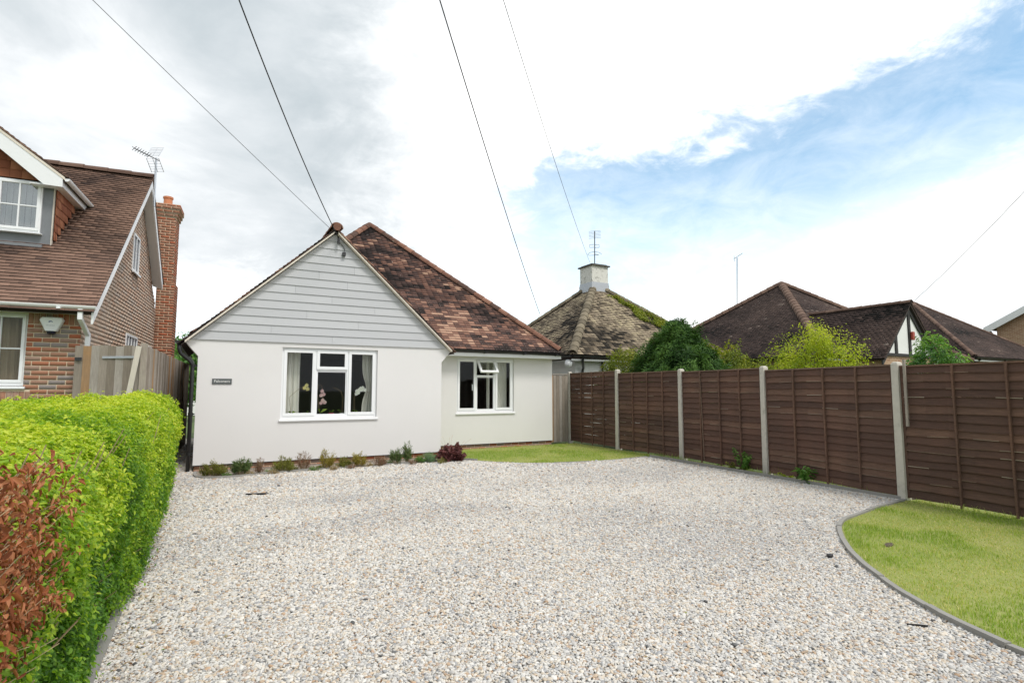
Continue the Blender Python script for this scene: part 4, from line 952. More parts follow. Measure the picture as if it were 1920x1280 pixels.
# loose things on the house
al = thing('alarm_box', tuple(HO+HU*-.375+HV*-.02+A(0, 0, 2.47)), 'white bell-shaped alarm box with dark blue base on the brick pier', 'alarm', rz=-HA, local=True)
def apoly(w0, w1, w2, z0, z1, z2): return [(-w0, z0), (w0, z0), (w1, z1), (w2, z2), (-w2, z2), (-w1, z1)]
fr_ = apoly(.066, .145, .115, .03, .205, .245); ba_ = apoly(.075, .158, .125, .022, .208, .255); m = MB()
m._add([(x, -.075, z) for x, z in fr_]+[(x, -.045, z) for x, z in ba_]+[(x, 0.012, z) for x, z in ba_], [tuple(range(6)), tuple(range(17, 11, -1))]+[(6*k+i, 6*k+6+i, 6*k+6+(i+1) % 6, 6*k+(i+1) % 6) for k in (0, 1) for i in range(6)])
m.build('case', M('pvc'), al, bevel=.006)
m = MB(); m.lathe((0, -.03, -.022), [(.03, 0), (.055, .012), (.06, .05)], 16); m.build('strobe_lens', M('navy_lens'), al)
m = MB(); pts = []
for k in range(11): a = pi*(.05+.9*k/10); pts.append((.030*cos(a)-.006, .022*sin(a)+.17))
for k in range(10, -1, -1): a = pi*(.05+.9*k/10); pts.append((.017*cos(a)+.002, .012*sin(a)+.166))
m.prism([(x, -.0765, z) for x, z in pts], (0, .001, 0)); m.build('emblem', M('blue_print'), al)
me = text_mesh('Wonderfield', .021, .0004); o = obj('lettering', me, M('grey_print'), al); o.matrix_basis = Matrix.Translation((-.005, -.0765, .118)) @ Matrix.Rotation(pi/2, 4, 'X')
oc = curtain(-1.40, -.78, 0, 0, 1, 'brown_curtain', 'brown curtain hanging in the ground floor window of the brick house', folds=6)
for v in oc.data.vertices:
    q = HO+HU*v.co[0]+HV*(.32+v.co[1])+A(0, 0, 1.66+v.co[2]*1.12); v.co = q

# weathered board fence between the two plots, with its gate
LF_ = thing('board_fence', (-1.0, 10.67, 0), 'weathered grey board fence and gate between brick house and bungalow', 'fence')
def boards(name, p, q, w, z0, z1, parent, seed, nside):
    p = A(*p); q = A(*q); L_ = np.linalg.norm(q-p); d = (q-p)/L_; n_ = A(-d[1], d[0])*nside; r = random.Random(seed); k = int(L_/w)
    for i in range(k):
        a = p+d*(i*w); b = p+d*((i+1)*w+.012); zt = z1+r.uniform(-.012, .012); off = n_*.012; mm = MB()
        pts = [(*a, z0), (*(b+n_*0), z0), (*(b+n_*.008), z0), (*(a+n_*.022), z0)]
        mm.prism(pts, (0, 0, zt-z0), r.random()*.8 if r.random() > .1 else 1.0); mm.build(name, M('fence_grey'), parent)
boards('board', (-1.0, 10.68), (-.60, 18.6), .128, .0, 2.29, LF_, 3, -1)
boards('board', (-1.93, 11.02), (-1.02, 10.70), .118, .0, 2.27, LF_, 4, -1)
m = MB(); m.box(-1.03, -.94, 10.60, 10.69, 0, 2.31); m.build('post', M('fence_grey'), LF_)
m = MB(); m.bar((-1.05, 10.56, 2.26), (-1.19, 10.60, 1.20), .03, .075, (1, 0, 0)); m.build('brace', M('pale_wood'), LF_)
m = MB(); m.bar((-1.56, 10.86, 2.08), (-1.12, 10.70, 2.09), .012, .035); m.build('gate_bar', M('galv'), LF_)
m = MB(); m.bar((-1.93, 10.98, 2.05), (-1.84, 10.94, 2.05), .012, .05); m.build('latch', M('dark_iron'), LF_)

# ------------------------------------------------------------------ brown panel fence with concrete posts
FN = thing('panel_fence', (*FENCE_LINE[0], 0), 'dark brown lapped panel fence between grey concrete posts', 'fence')
ZT = [2.12, 2.11, 2.04, 2.01, 1.965, 1.94, 1.94]
SLATS = []
r = random.Random(12)
for k in range(18):
    n = 8; h = .118; mm = MB(); ph = r.random()*6; bt_ = r.random()*.62+.08; wav = [.007*sin(ph+i*.9)+r.uniform(-.004, .004) for i in range(n+1)]
    for i in range(n):
        x0, x1 = i/n, (i+1)/n; a, b = wav[i], wav[i+1]
        mm._add([(x0, .004, h), (x1, .004, h), (x1, .030, .009+b), (x0, .030, .009+a)], [(3, 2, 1, 0)], bt_+r.uniform(-.06, .06))
        mm._add([(x0, .030, .009+a), (x1, .030, .009+b), (x1, .0285, b), (x0, .0285, a)], [(3, 2, 1, 0)], r.uniform(.84, 1) if r.random() < .12+.34*(k % 4 == 0) else bt_)
        mm._add([(x0, .0285, a), (x1, .0285, b), (x1, .002, b+.004), (x0, .002, a+.004)], [(3, 2, 1, 0)], bt_)
        mm._add([(x0, -.006, h), (x1, -.006, h), (x1, .002, b+.004), (x0, .002, a+.004)], [(0, 1, 2, 3)], bt_)
    me = mm.mesh('slat', fix=False); me.materials.append(M('fence_brown')); SLATS.append(me)
def frame_mat(o, d, n, L_): return Matrix(((d[0]*L_, n[0], 0, o[0]), (d[1]*L_, n[1], 0, o[1]), (0, 0, 1, o[2]), (0, 0, 0, 1)))
for i, (x, y) in enumerate(FENCE_LINE):
    a = FENCE_LINE[max(i-1, 0)]; b = FENCE_LINE[min(i+1, len(FENCE_LINE)-1)]; d = A(b[0]-a[0], b[1]-a[1]); d /= np.linalg.norm(d); n_ = A(d[1], -d[0])
    p = A(x, y); mm = MB(); w0, w1 = .058, .050; zt = ZT[i]
    ring = lambda w, z, f=1: [(*(p+d*sx_*w*f+n_*sy_*w*1.15*f), z) for sx_, sy_ in ((-1, -1), (1, -1), (1, 1), (-1, 1))]
    V = ring(w0, -.05)+ring(w1, zt-.035)+ring(w1, zt-.012, .82)+ring(w1, zt, .45)
    mm._add(V, [(3, 2, 1, 0), (12, 13, 14, 15)]+[(4*k+j, 4*k+(j+1) % 4, 4*k+4+(j+1) % 4, 4*k+4+j) for k in range(3) for j in range(4)]); mm.build('post', M('concrete'), FN, bevel=.006)
for i in range(len(FENCE_LINE)-1):
    p, q = A(*FENCE_LINE[i]), A(*FENCE_LINE[i+1]); L_ = np.linalg.norm(q-p); d = (q-p)/L_; n_ = A(d[1], -d[0]); p = p+d*.056; L_ -= .112
    za, zb_ = ZT[i]-.055, ZT[i+1]-.055; zt = min(za, zb_); tilt = (zb_-za)
    mm = MB(); c = lambda s, y, z: (*(p+d*s*L_+n_*y), z)
    for s0 in (0.0, 1-.035/L_*1.0): mm._add([c(s0, -.03, .05), c(s0+.035/L_, -.03, .05), c(s0+.035/L_, .024, .05), c(s0, .024, .05), c(s0, -.03, zt), c(s0+.035/L_, -.03, zt), c(s0+.035/L_, .024, zt), c(s0, .024, zt)], [(3, 2, 1, 0), (4, 5, 6, 7), (0, 1, 5, 4), (1, 2, 6, 5), (2, 3, 7, 6), (3, 0, 4, 7)], .35)
    pn = mm.build('panel', M('fence_brown'), FN)
    ns_ = 17; pitch = (zt-.06)/ns_
    for k in range(ns_):
        o = bpy.data.objects.new('slat', SLATS[(i*7+k*5+r.randrange(18)) % 18]); COL.objects.link(o); o.parent = pn
        z = .06+k*pitch; oo = p+d*.034; flip = r.random() < .0
        o.matrix_basis = frame_mat((*oo, z+r.uniform(-.004, .004)), d, n_, L_-.068)
    for f in (.27, .52, .765) if i < 4 else (.30, .56, .80):
        o0 = p+d*L_*f; mm = MB(); lean = r.uniform(-.01, .01); a_ = A(*(o0+n_*.044), zt-.002); b_ = A(*(o0+n_*.044+d*lean), .03)
        tt = .55+r.random()*.25
        mm.bar(b_, a_, .030, .022, (*d, 0), tt); mm.build('batten', M('fence_brown'), pn)
    mm = MB(); a_, b_ = A(*p, zt+.012), A(*(p+d*L_), zt+.012); mm.bar(a_, b_, .066, .022, (0, 0, 1), .87 if i != 4 else .8); mm.build('cap_rail', M('fence_brown'), pn)
    if i == 2:   # split batten showing raw wood
        o0 = p+d*L_*.30; mm = MB(); mm.bar((*(o0+n_*.045), .1), (*(o0+n_*.045-d*.06), zt-.05), .016, .008, (*d, 0), .9); mm.build('split_batten', M('fence_brown'), pn)
mm = MB(); q = A(8.66, 4.22); mm.box(8.60, 8.63, 4.17, 4.20, 1.05, 1.99); mm.build('stub_post', M('fence_grey'), FN)
# gate beside the bungalow
GT = thing('side_gate', (9.1, 13.85, 0), 'narrow grey board gate between the bungalow corner and the brown fence', 'gate')
r = random.Random(3); x = 8.75
for k in range(7):
    w = .105; mm = MB(); mm.box(x, x+w-.008, 13.86, 13.88, .03, 2.01+r.uniform(-.01, .01), 1.0 if k < 2 else r.uniform(.2, .75)); mm.build('board', M('fence_grey'), GT); x += w
mm = MB(); mm.box(8.745, 9.49, 13.881, 13.93, 1.70, 1.80); mm.box(8.745, 9.49, 13.881, 13.93, .3, .4); mm.box(8.745, 9.49, 13.84, 13.93, 2.025, 2.05); mm.build('ledge', M('fence_grey'), GT)

# ------------------------------------------------------------------ the hipped bungalows beyond the fence
def hip_house(name, label, E_, run, pz, wallmat, tilemat, ridgemat, tintf, inset=.35, tw=.168, tg=.105, sides=('left', 'front', 'right'), wall_holes_=(), depth_y=None, ridge_r=.12, keep=0):
    x0, y0, ze = E_; P_ = A(x0+run, y0+run, pz); x1, y1 = x0+2*run, y0+2*run
    t = thing(name, (x0+run, y0+inset, 0), label, 'house'); c = [A(x0, y0, ze), A(x1, y0, ze), A(x1, y1, ze), A(x0, y1, ze)]
    m = MB(); a, b, e, f = x0+inset, x1-inset, y0+inset, y1-inset
    wall_holes(m, a, b, 0, ze-.05, e, e+.25, wall_holes_); m.box(a, a+.25, e+.25, f, 0, ze-.05); m.box(b-.25, b, e+.25, f, 0, ze-.05); m.box(a, b, f, f+.2, 0, ze-.05); m.build('wall', M(wallmat), t)
    m = MB(); dk = A(0, 0, -.035); m._add([q+dk for q in c]+[P_+dk]+[q+dk-A(0, 0, .1) for q in c], [(0, 1, 4), (1, 2, 4), (2, 3, 4), (3, 0, 4), (8, 7, 6, 5), (0, 5, 6, 1), (1, 6, 7, 2), (2, 7, 8, 3), (3, 8, 5, 0)])
    ro = m.build('roof', M('roof_deck'), t); S_ = {'front': (0, 1), 'right': (1, 2), 'back': (2, 3), 'left': (3, 0)}; P = []
    for k, s in enumerate(sides):
        i, j = S_[s]; q, *_ = tile_slope([c[i], c[j], P_], tw, tg, tintf, 20+k, jitter=.008); P += q
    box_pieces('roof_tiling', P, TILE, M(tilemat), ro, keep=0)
    for i in range(4): half_round('hip_tile', c[i]+A(0, 0, .03), P_+A(0, 0, .04), ridge_r, .34, M(ridgemat), ro, seed=30+i)
    m = MB(); gutter(m, (x0-.02, y0-.06, ze-.03), (x1, y0-.06, ze-.03), .06); m.build('gutter', M('black_plastic'), t)
    m = MB(); m.box(x0, x1, y0+.02, y0+.05, ze-.20, ze-.06); m.build('fascia', M('white_timber'), t)
    m = MB(); gutter(m, (x0-.06, y1, ze-.03), (x0-.06, y0, ze-.03), .06); m.build('gutter', M('black_plastic'), t)
    return t, ro, c, P_
def mosstint(u, s, r): return float(np.clip(.50+(fbm(u*.8, s*.9, 41)-.5)*1.7+r.uniform(-.38, .38), 0, 1))
def darktint(u, s, r): return float(np.clip(.42+(fbm(u*.7, s*.9, 51)-.5)*1.1+r.uniform(-.2, .2)+(.5 if r.random() < .012 else 0), 0, 1))
H2 = A(10.03, 14.41, 2.70); 
h2, h2r, h2c, h2p = hip_house('mossy_bungalow', 'white bungalow with mossy brown pyramid roof and square white chimney', H2, 3.735, 5.90, 'white_wall', 'tile_moss', 'ridge_moss', mosstint, tg=.125, tw=.20, ridge_r=.15, wall_holes_=[(11.75, 12.6, 1.0, 2.3)])
window(h2, 11.75, 12.6, 1.0, 2.3, H2[1]+.40, [(0, .5, 0, 1, 'sash'), (.5, 1, 0, 1, 'sash')])
m = MB(); m.box(11.65, 12.7, H2[1]+.61, H2[1]+.63, .9, 2.4); m.build('room_back', M('interior'), h2)
def rbox(m, cx, cy, hw, z0, z1): m.box(cx-hw, cx+hw, cy-hw, cy+hw, z0, z1)
m = MB(); rbox(m, h2p[0], h2p[1], .41, 5.45, 6.62); ck = m.build('chimney', M('weathered_white'), h2)
m = MB(); rbox(m, h2p[0], h2p[1], .44, 5.50, 5.86); rbox(m, h2p[0], h2p[1], .425, 5.861, 5.95); m.build('lead_apron', M('galv'), ck)
m = MB(); rbox(m, h2p[0], h2p[1], .48, 6.62, 6.67); m.box(h2p[0]-.38, h2p[0]+.38, h2p[1]-.38, h2p[1]+.38, 6.671, 6.72); m.build('cap', M('moss_cap'), ck)
m = MB(); m.tube([(10.42, H2[1]-.06, 2.62), (10.42, H2[1]-.02, 2.50), (10.62, H2[1]+.22, 2.30), (10.64, H2[1]+.29, 2.2), (10.64, H2[1]+.29, .05)], .04, 10); m.tube([(12.0-.55, H2[1]+.29, 2.6), (12.0-.55, H2[1]+.29, .05)], .03, 10); m.build('downpipe', M('black_plastic'), h2)
c = PY(1066, 681, H2[1]+.20); gl = thing('globe_light', tuple(c), 'round white globe lamp on the white wall of the mossy roofed bungalow', 'lamp')
m = MB(); m.lathe(c+A(0, 0, 0), [(.03, -.13), (.085, -.10), (.125, -.03), (.128, .02), (.10, .09), (.05, .125)], 18); m.build('globe', M('pvc'), gl, smooth=True)
m = MB(); m.tube([c+A(0, .03, .12), c+A(0, .10, .15), c+A(0, .20, .15)], .02, 8); m.build('arm', M('dark_iron'), gl)

H3 = A(18.62, 11.46, 2.80)
h3, h3r, h3c, h3p = hip_house('tudor_bungalow', 'brown roofed bungalow with black and white timbered gable', H3, 5.27, 6.62, 'brick_far', 'tile_dark', 'ridge_brown', darktint, ridge_r=.17)
gl_ = G(1655, 663, 2.80); GY = gl_[1]; ga = PY(1700, 569, GY); hw = ga[0]-gl_[0]; gs = (ga[2]-2.80)/hw; gx = ga[0]; gz = ga[2]
print('tudor gable', gl_, ga, hw, degrees(atan(gs)))
back = H3[1]+(gz-2.8)/((6.62-2.8)/5.27)+.3
m = MB()
for s in (-1, 1): m.prism([(gx, GY-.12, gz-.03), (gx+s*(hw+.12), GY-.12, gz-.03-gs*(hw+.12)), (gx+s*(hw+.12), back, gz-.03-gs*(hw+.12)), (gx, back, gz-.03)], (0, 0, -.06))
gr_ = m.build('gable_roof', M('roof_deck'), h3); P = []
e = hw+.15; zz = gz-gs*e
q, *_ = tile_slope([(gx-e, back, zz), (gx-e, GY-.15, zz), (gx, GY-.15, gz), (gx, back, gz)], .168, .105, darktint, 61, jitter=.008); P += q
q, *_ = tile_slope([(gx+e, GY-.15, zz), (gx+e, back, zz), (gx, back, gz), (gx, GY-.15, gz)], .168, .105, darktint, 62, jitter=.008); P += q
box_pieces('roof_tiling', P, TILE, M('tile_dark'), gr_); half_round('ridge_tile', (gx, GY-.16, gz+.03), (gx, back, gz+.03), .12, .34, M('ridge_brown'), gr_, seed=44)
m = MB(); m.prism([(gx-hw, GY, 2.75), (gx+hw, GY, 2.75), (gx, GY, gz-.08)], (0, .2, 0)); gw = m.build('gable_wall', M('white_wall'), h3)
m = MB(); m.box(gx-hw+.1, gx+hw-.1, GY+.02, H3[1]+.4, 0, 2.749); m.build('bay_wall', M('brick_far'), h3)
tb = .13
def timber(p, q, w=tb):
    mm = MB(); mm.bar(p, q, .05, w, (0, 0, 1) if abs(q[2]-p[2]) < 2 and abs(q[0]-p[0]) > .2 else (1, 0, 0)); mm.build('timber', M('black_timber'), gw)
timber((gx, GY-.02, 2.75), (gx, GY-.02, gz-.1)); 
for s in (-1, 1): timber((gx+s*hw*.52, GY-.02, 2.75), (gx+s*hw*.52, GY-.02, 2.8+(gz-2.8)*.46))
for s in (-1, 1):
    mm = MB(); p_, q_ = A(gx, GY-.05, gz-.10), A(gx+s*(hw+.12), GY-.05, gz-.10-gs*(hw+.12)); mm.prism([p_, q_, q_-A(0, 0, .20), p_-A(0, 0, .20)], (0, .04, 0)); mm.build('barge_board', M('black_timber'), gw)
timber((gx-hw, GY-.018, 2.79), (gx+hw, GY-.018, 2.79), .10)
c = PY(1706, 630, GY); bx_ = MB(); bx_.box(c[0]-.07, c[0]+.07, GY-.14, GY-.047, c[2]-.15, c[2]+.15); o = bx_.build('alarm_box', M('red_box'), None, bevel=.02); tag(o, 'red alarm box on the black and white timbered gable', 'alarm')
window(h3, gx-hw*.55, gx+hw*.6, 1.2, 2.45, GY-.05, [(0, .33, 0, 1, 'sash'), (.33, .66, 0, 1, 'sash'), (.66, 1, 0, 1, 'sash')], glass='glass_sky')
m = MB(); m.box(gx-hw*.5, gx+hw*.55, GY+.015, GY+.0195, 1.25, 2.4); m.build('room_back', M('interior'), h3)

H4 = A(29.5, 11.48, 3.05)
h4, h4r, h4c, h4p = hip_house('hipped_bungalow', 'brick bungalow with dark hipped roof and bonnet tiles, beyond the timbered gable', H4, 4.48, 6.43, 'brick_far', 'tile_dark', 'ridge_brown', darktint, wall_holes_=[(30.6, 32.0, 1.2, 2.75), (32.8, 34.4, 1.2, 2.75)], ridge_r=.10)
for a, b in ((30.6, 32.0), (32.8, 34.4)):
    window(h4, a, b, 1.2, 2.75, H4[1]+.36, [(0, .5, 0, 1, 'sash'), (.5, 1, 0, 1, 'sash')], glass='glass_sky')
    m = MB(); m.box(a-.1, b+.1, H4[1]+.61, H4[1]+.63, 1.1, 2.85); m.build('room_back', M('blind'), h4)
m = MB(); m.tube([(29.9, H4[1]-.06, 2.95), (29.92, H4[1]+.25, 2.75), (29.92, H4[1]+.29, 2.5), (29.92, H4[1]+.29, 0)], .05, 8); m.tube([(32.4, H4[1]-.06, 2.95), (32.42, H4[1]+.25, 2.75), (32.42, H4[1]+.29, 2.5), (32.42, H4[1]+.29, 0)], .05, 8); m.build('downpipe', M('black_plastic'), h4)
# brick gabled house at the end
XW = 42.0
def PX(x, y, X): d = ray(x, y); return CAM+d*(X/d[0])
a_ = PX(1868, 609, XW); b_ = PX(1920, 581, XW); sl = (b_[2]-a_[2])/(a_[1]-b_[1]); wd = 3.8; ap = A(XW, a_[1]-wd, a_[2]+sl*wd)
h5 = thing('end_house', (XW, a_[1]-wd, 0), 'tan brick house with white barge boards beyond the hipped bungalows', 'house')
m = MB(); m.prism([(XW, a_[1], 0), (XW, a_[1]-2*wd, 0), (XW, a_[1]-2*wd, a_[2]-.2), (XW, ap[1], ap[2]-.2), (XW, a_[1], a_[2]-.2)], (9, 0, 0)); m.build('wall', M('brick_far'), h5)
m = MB()
for s in (-1, 1): m.prism([(XW-.4, ap[1], ap[2]+.12), (XW-.4, ap[1]+s*(wd+.5), ap[2]+.12-sl*(wd+.5)), (XW+9.4, ap[1]+s*(wd+.5), ap[2]+.12-sl*(wd+.5)), (XW+9.4, ap[1], ap[2]+.12)], (0, 0, -.12))
m.build('roof', M('tile_dark'), h5)
m = MB()
for s in (-1, 1): m.prism([(XW-.43, ap[1], ap[2]+.10), (XW-.43, ap[1]+s*(wd+.5), ap[2]+.10-sl*(wd+.5)), (XW-.43, ap[1]+s*(wd+.5), ap[2]-.30-sl*(wd+.5)), (XW-.43, ap[1], ap[2]-.30)], (.028, 0, 0))
m.build('barge_board', M('white_timber'), h5)
m = MB(); m.tube([(XW-.1, a_[1]+.3, a_[2]-.4), (XW-.1, a_[1]+.02, a_[2]-.9), (XW-.1, a_[1]+.02, 0)], .08, 8); m.build('downpipe', M('black_plastic'), h5)
# a far house glimpsed down the side passage
m = MB(); m.prism([(-3.0, 40, 0), (1.4, 40, 0), (1.4, 40, 3.3), (-.8, 40, 5.0), (-3.0, 40, 3.3)], (0, 5, 0)); fh = thing('far_house', (-.8, 40, 0), 'pale far house at the end of the side passage', 'house'); m.build('wall', M('white_wall'), fh)
m = MB()
for s in (-1, 1): m.prism([(-.8, 39.7, 5.1), (-.8+s*2.6, 39.7, 3.1), (-.8+s*2.6, 45.3, 3.1), (-.8, 45.3, 5.1)], (0, 0, .1))
m.build('roof', M('tile_dark'), fh)

# ------------------------------------------------------------------ aerials and overhead lines
def bars(mb, c, axis, along, n, sp_, ln, rad, taper=0):
    for k in range(n): p = c+axis*(k*sp_); l = ln*(1-taper*k/n)/2; mb.tube([p-along*l, p+along*l], rad, 5)
ta = thing('tv_aerial', tuple(HO+HU*.30+HV*4.1+A(0, 0, 6.3)), 'grey television aerial with wide reflector on the brick house gable', 'aerial')
dep = 12.7
def R3(x, y, w): return CAM+ray(x, y)*w
b0 = R3(291, 348, dep); t0 = R3(293, 296, dep); m = MB(); m.tube([b0-A(0, 0, .5), t0], .022, 8); m.build('mast', M('alu'), ta)
p0, p1 = R3(298, 301, dep-.1), R3(252, 278, dep-.9); m = MB(); m.tube([p0, p1], .012, 6); ax_ = (p1-p0)/np.linalg.norm(p1-p0); sd_ = np.cross(ax_, A(0, 0, 1)); sd_ /= np.linalg.norm(sd_); up_ = np.cross(sd_, ax_)
m.build('boom', M('alu'), ta)
m = MB(); Lb = np.linalg.norm(p1-p0)
for k in range(7):
    q = p0+ax_*Lb*(.42+.58*k/6)
    for s in (-1, 1): m.tube([q-sd_*.05*s-up_*.04, q+sd_*.05*s+up_*.04], .006, 5)
m.build('director', M('dark_iron'), ta)
m = MB()
for s in (1, -1):
    for k in range(6): q = p0+ax_*.22+up_*s*(.03+.048*k)-ax_*(.035*k); m.tube([q-sd_*.15, q+sd_*.15], .0035, 5)
    for l in (-.14, 0, .14): m.tube([p0+ax_*.22+sd_*l+up_*s*.02, p0+ax_*.22+sd_*l+up_*s*.28-ax_*.18], .006, 5)
m.build('reflector', M('alu'), ta)
def mast_aerial(name, px, y0, y1, w, label, draw):
    b, t = R3(px, y0, w), R3(px, y1, w); th = thing(name, tuple(b), label, 'aerial'); m = MB(); m.tube([b, t], .02, 6); m.build('mast', M('dark_iron'), th); draw(th, b, t); return th
def draw2(th, b, t):
    H_ = t[2]-b[2]; c = A(t[0], t[1], t[2]); m = MB()
    for k in range(6): z = -.02-.06*k; m.tube([c+A(-.20, .14, z), c+A(.20, -.14, z+.03)], .006, 4)
    m.build('element_array', M('dark_iron'), th)
    m = MB(); q = A(b[0], b[1], b[2]+H_*.55)
    for s in (-1, 1): m.tube([q+A(s*.03, 0, .06), q+A(s*.17, -s*.1, .06), q+A(s*.17, -s*.1, -.06), q+A(s*.03, 0, -.06)], .01, 4)
    m.build('dipole', M('dark_iron'), th)
    m = MB(); q = A(b[0], b[1], b[2]+H_*.30); m.tube([q+A(.28*cos(a), .28*sin(a), .02*sin(2*a)) for a in np.linspace(.3, 6.0, 20)], .008, 4); m.tube([q, q+A(.28, .05, 0)], .008, 4); m.build('loop', M('dark_iron'), th)
w2_ = depth(h2p)
mast_aerial('chimney_aerial', 1115, 494, 433, w2_, 'old three-tier aerial mast on the square white chimney', draw2)
def draw3(th, b, t):
    m = MB(); q = t; m.tube([q+A(-.16, .05, -.06), q+A(.28, -.12, .24)], .016, 5)
    for k in range(5): c = q+A(-.12+.08*k, .04-.03*k, -.03+.055*k); m.tube([c+A(.06, .14, 0), c-A(.06, .14, 0)], .008, 4)
    m.tube([q+A(-.14, .04, -.2), q+A(-.16, .05, .08)], .012, 5); m.build('antenna', M('galv'), th)
mast_aerial('roof_aerial', 1382, 582, 483, depth(h3p)+1.5, 'tall thin aerial mast behind the dark hipped roof ridge', draw3)
mast_aerial('roof_aerial', 1800-12, 632, 606, 42, 'small aerial standing between the far roofs', draw3)
def cable(name, a, bpx, bz, ext, rad, mat, label, sag=.12, mid=None):
    a = A(*a); d = ray(*bpx); b = CAM+d*((bz-EYE)/d[2]); e = b+(b-a)*ext; pts = []
    for k in range(25): s = k/24; q = a*(1-s)+e*s; q[2] -= sag*4*s*(1-s); pts.append(q)
    m = MB(); m.tube(pts, rad, 6); o = m.build(name, M(mat), None, smooth=True); return tag(o, label, 'cable', 'overhead lines')
cable('overhead_cable', (2.20, 12.6, 5.18), (180, 0), 7.2, .9, .005, 'cable_grey', 'thin grey overhead line ending behind the boarded gable peak', .05)
cable('overhead_cable', (2.30, FY-.14, 4.86), (470, 0), 6.9, .9, .010, 'cable_black', 'thick black overhead cable fixed to the boarded gable peak', .40)
cable('overhead_cable', tuple(R3(1012, 588, depth(h2c[3])-3.5)), (838, 0), 7.0, .7, .009, 'cable_black', 'black overhead cable running to the mossy roof left edge', .35)
cable('overhead_cable', tuple(R3(1106, 492, w2_-.3)), (958, 0), 7.4, .7, .0055, 'cable_grey', 'grey overhead line running to the square white chimney', .4)
cable('overhead_cable', tuple(R3(1715, 563, depth(ga)-.05)), (1920, 345), 7.0, .7, .008, 'cable_pale', 'pale overhead line running to the timbered gable peak', .2)

# ------------------------------------------------------------------ hedge
def hedge():
    t = thing('privet_hedge', (-1.1, 6, 0), 'clipped yellow-green privet hedge along the gravel drive', 'hedge')
    XR, XL, Y0, Y1 = -.46, -1.85, 1.15, 10.35; n = 400000
    u = RNG.random(n); Y = Y0+.0+(np.exp(u*math.log((Y1-Y0+1.6)/1.6))-1)*1.6          # denser towards the near end
    H = 1.27+.017*Y+.05*(fbm(Y*1.3, Y*0+1, 2)-.5); zone = RNG.random(n); s = np.empty(n)
    # walk round the section: right face bottom -> top right shoulder -> top left
    hface = H-.02; wtop = XR-XL; per = hface+wtop; s = RNG.random(n)*per*1.0
    face = s < hface
    z = np.where(face, .06+s*(H-.06)/hface, H); x = np.where(face, XR, XR-(s-hface))
    nx = np.where(face, 1.0, 0.0); nz = np.where(face, .15, 1.0); ny = np.zeros(n)
    end = RNG.random(n) < .05; ye = end*1.0
    x = np.where(end, XL+(XR-XL)*RNG.random(n), x); z = np.where(end, .1+(H-.1)*RNG.random(n), z); Y = np.where(end, Y1, Y); ny = ye; nx = np.where(end, 0, nx); nz = np.where(end, .1, nz)
    # round the shoulder
    rr = .36; dx = XR-x; dz = H-z; sh = (dx < rr) & (dz < rr) & ~end
    cx, cz = XR-rr, H-rr; vx, vz = x-cx, z-cz; l = np.sqrt(vx**2+vz**2)+1e-6; x = np.where(sh, cx+vx/l*rr, x); z = np.where(sh, cz+vz/l*rr, z); nx = np.where(sh, vx/l, nx); nz = np.where(sh, vz/l, nz)
    x += np.where(face & ~sh, -.07*np.clip(1-z/.40, 0, 1)**1.3, 0)                      # drawn in at the foot
    N = np.stack([nx, ny, nz], 1); N /= np.linalg.norm(N, axis=1)[:, None]
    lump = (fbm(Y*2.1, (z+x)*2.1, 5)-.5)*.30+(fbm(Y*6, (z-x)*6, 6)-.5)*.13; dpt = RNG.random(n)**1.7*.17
    sprig = RNG.random(n) < .05; off = lump-dpt+np.where(sprig, RNG.random(n)*.07, 0)
    P = np.stack([x, Y, z], 1)+N*off[:, None]; P[:, 2] = np.maximum(P[:, 2], .02)
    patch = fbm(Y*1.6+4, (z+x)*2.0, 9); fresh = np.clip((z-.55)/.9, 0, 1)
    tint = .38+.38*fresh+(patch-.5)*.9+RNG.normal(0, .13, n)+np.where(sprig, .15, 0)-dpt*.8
    k = RNG.random(n) < (.75+.25*np.clip(patch*1.6, 0, 1)); P, N, tint, Y = P[k], N[k], tint[k], Y[k]
    L = RNG.uniform(.016, .031, len(P))*(1+.10*np.clip(Y-3.2, 0, 6)); N = N*.7+A(0, 0, .45)
    # a stretch of the face has died back; some hollows show the twigs
    dd = ((P[:, 1]-1.75)/.85)**2+((P[:, 2]-.98)/.42)**2+(fbm(P[:, 1]*5, P[:, 2]*5, 15)-.5)*1.4
    hollow = (fbm(P[:, 1]*3.3, (P[:, 2]+P[:, 0])*3.3, 17) < .30) & (RNG.random(len(P)) < .75)
    gone = ((dd < 1) & (P[:, 0] > -.85) & (RNG.random(len(P)) < .93)) | hollow; P, N, L, tint, Y = P[~gone], N[~gone], L[~gone], tint[~gone], Y[~gone]
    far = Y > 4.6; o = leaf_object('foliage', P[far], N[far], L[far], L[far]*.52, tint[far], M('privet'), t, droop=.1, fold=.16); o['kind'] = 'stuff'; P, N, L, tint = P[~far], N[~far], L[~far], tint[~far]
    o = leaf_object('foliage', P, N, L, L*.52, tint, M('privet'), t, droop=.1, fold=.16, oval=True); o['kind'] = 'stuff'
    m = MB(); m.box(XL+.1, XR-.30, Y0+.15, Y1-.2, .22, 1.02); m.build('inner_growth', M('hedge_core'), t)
    m = MB(); r = random.Random(4)
    for k in range(260):
        y = Y0+.1+(Y1-Y0-.2)*r.random()**1.6; b = A(-1.0+r.uniform(-.12, .2), y, 0); e = A(XR-.02+r.uniform(-.12, .06), y+r.uniform(-.25, .25), r.uniform(.25, 1.35)); stems(m, b, [e], .006, .002, .12, 5, k)
    m.build('branches', M('twig'), t)
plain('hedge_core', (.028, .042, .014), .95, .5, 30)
hedge()
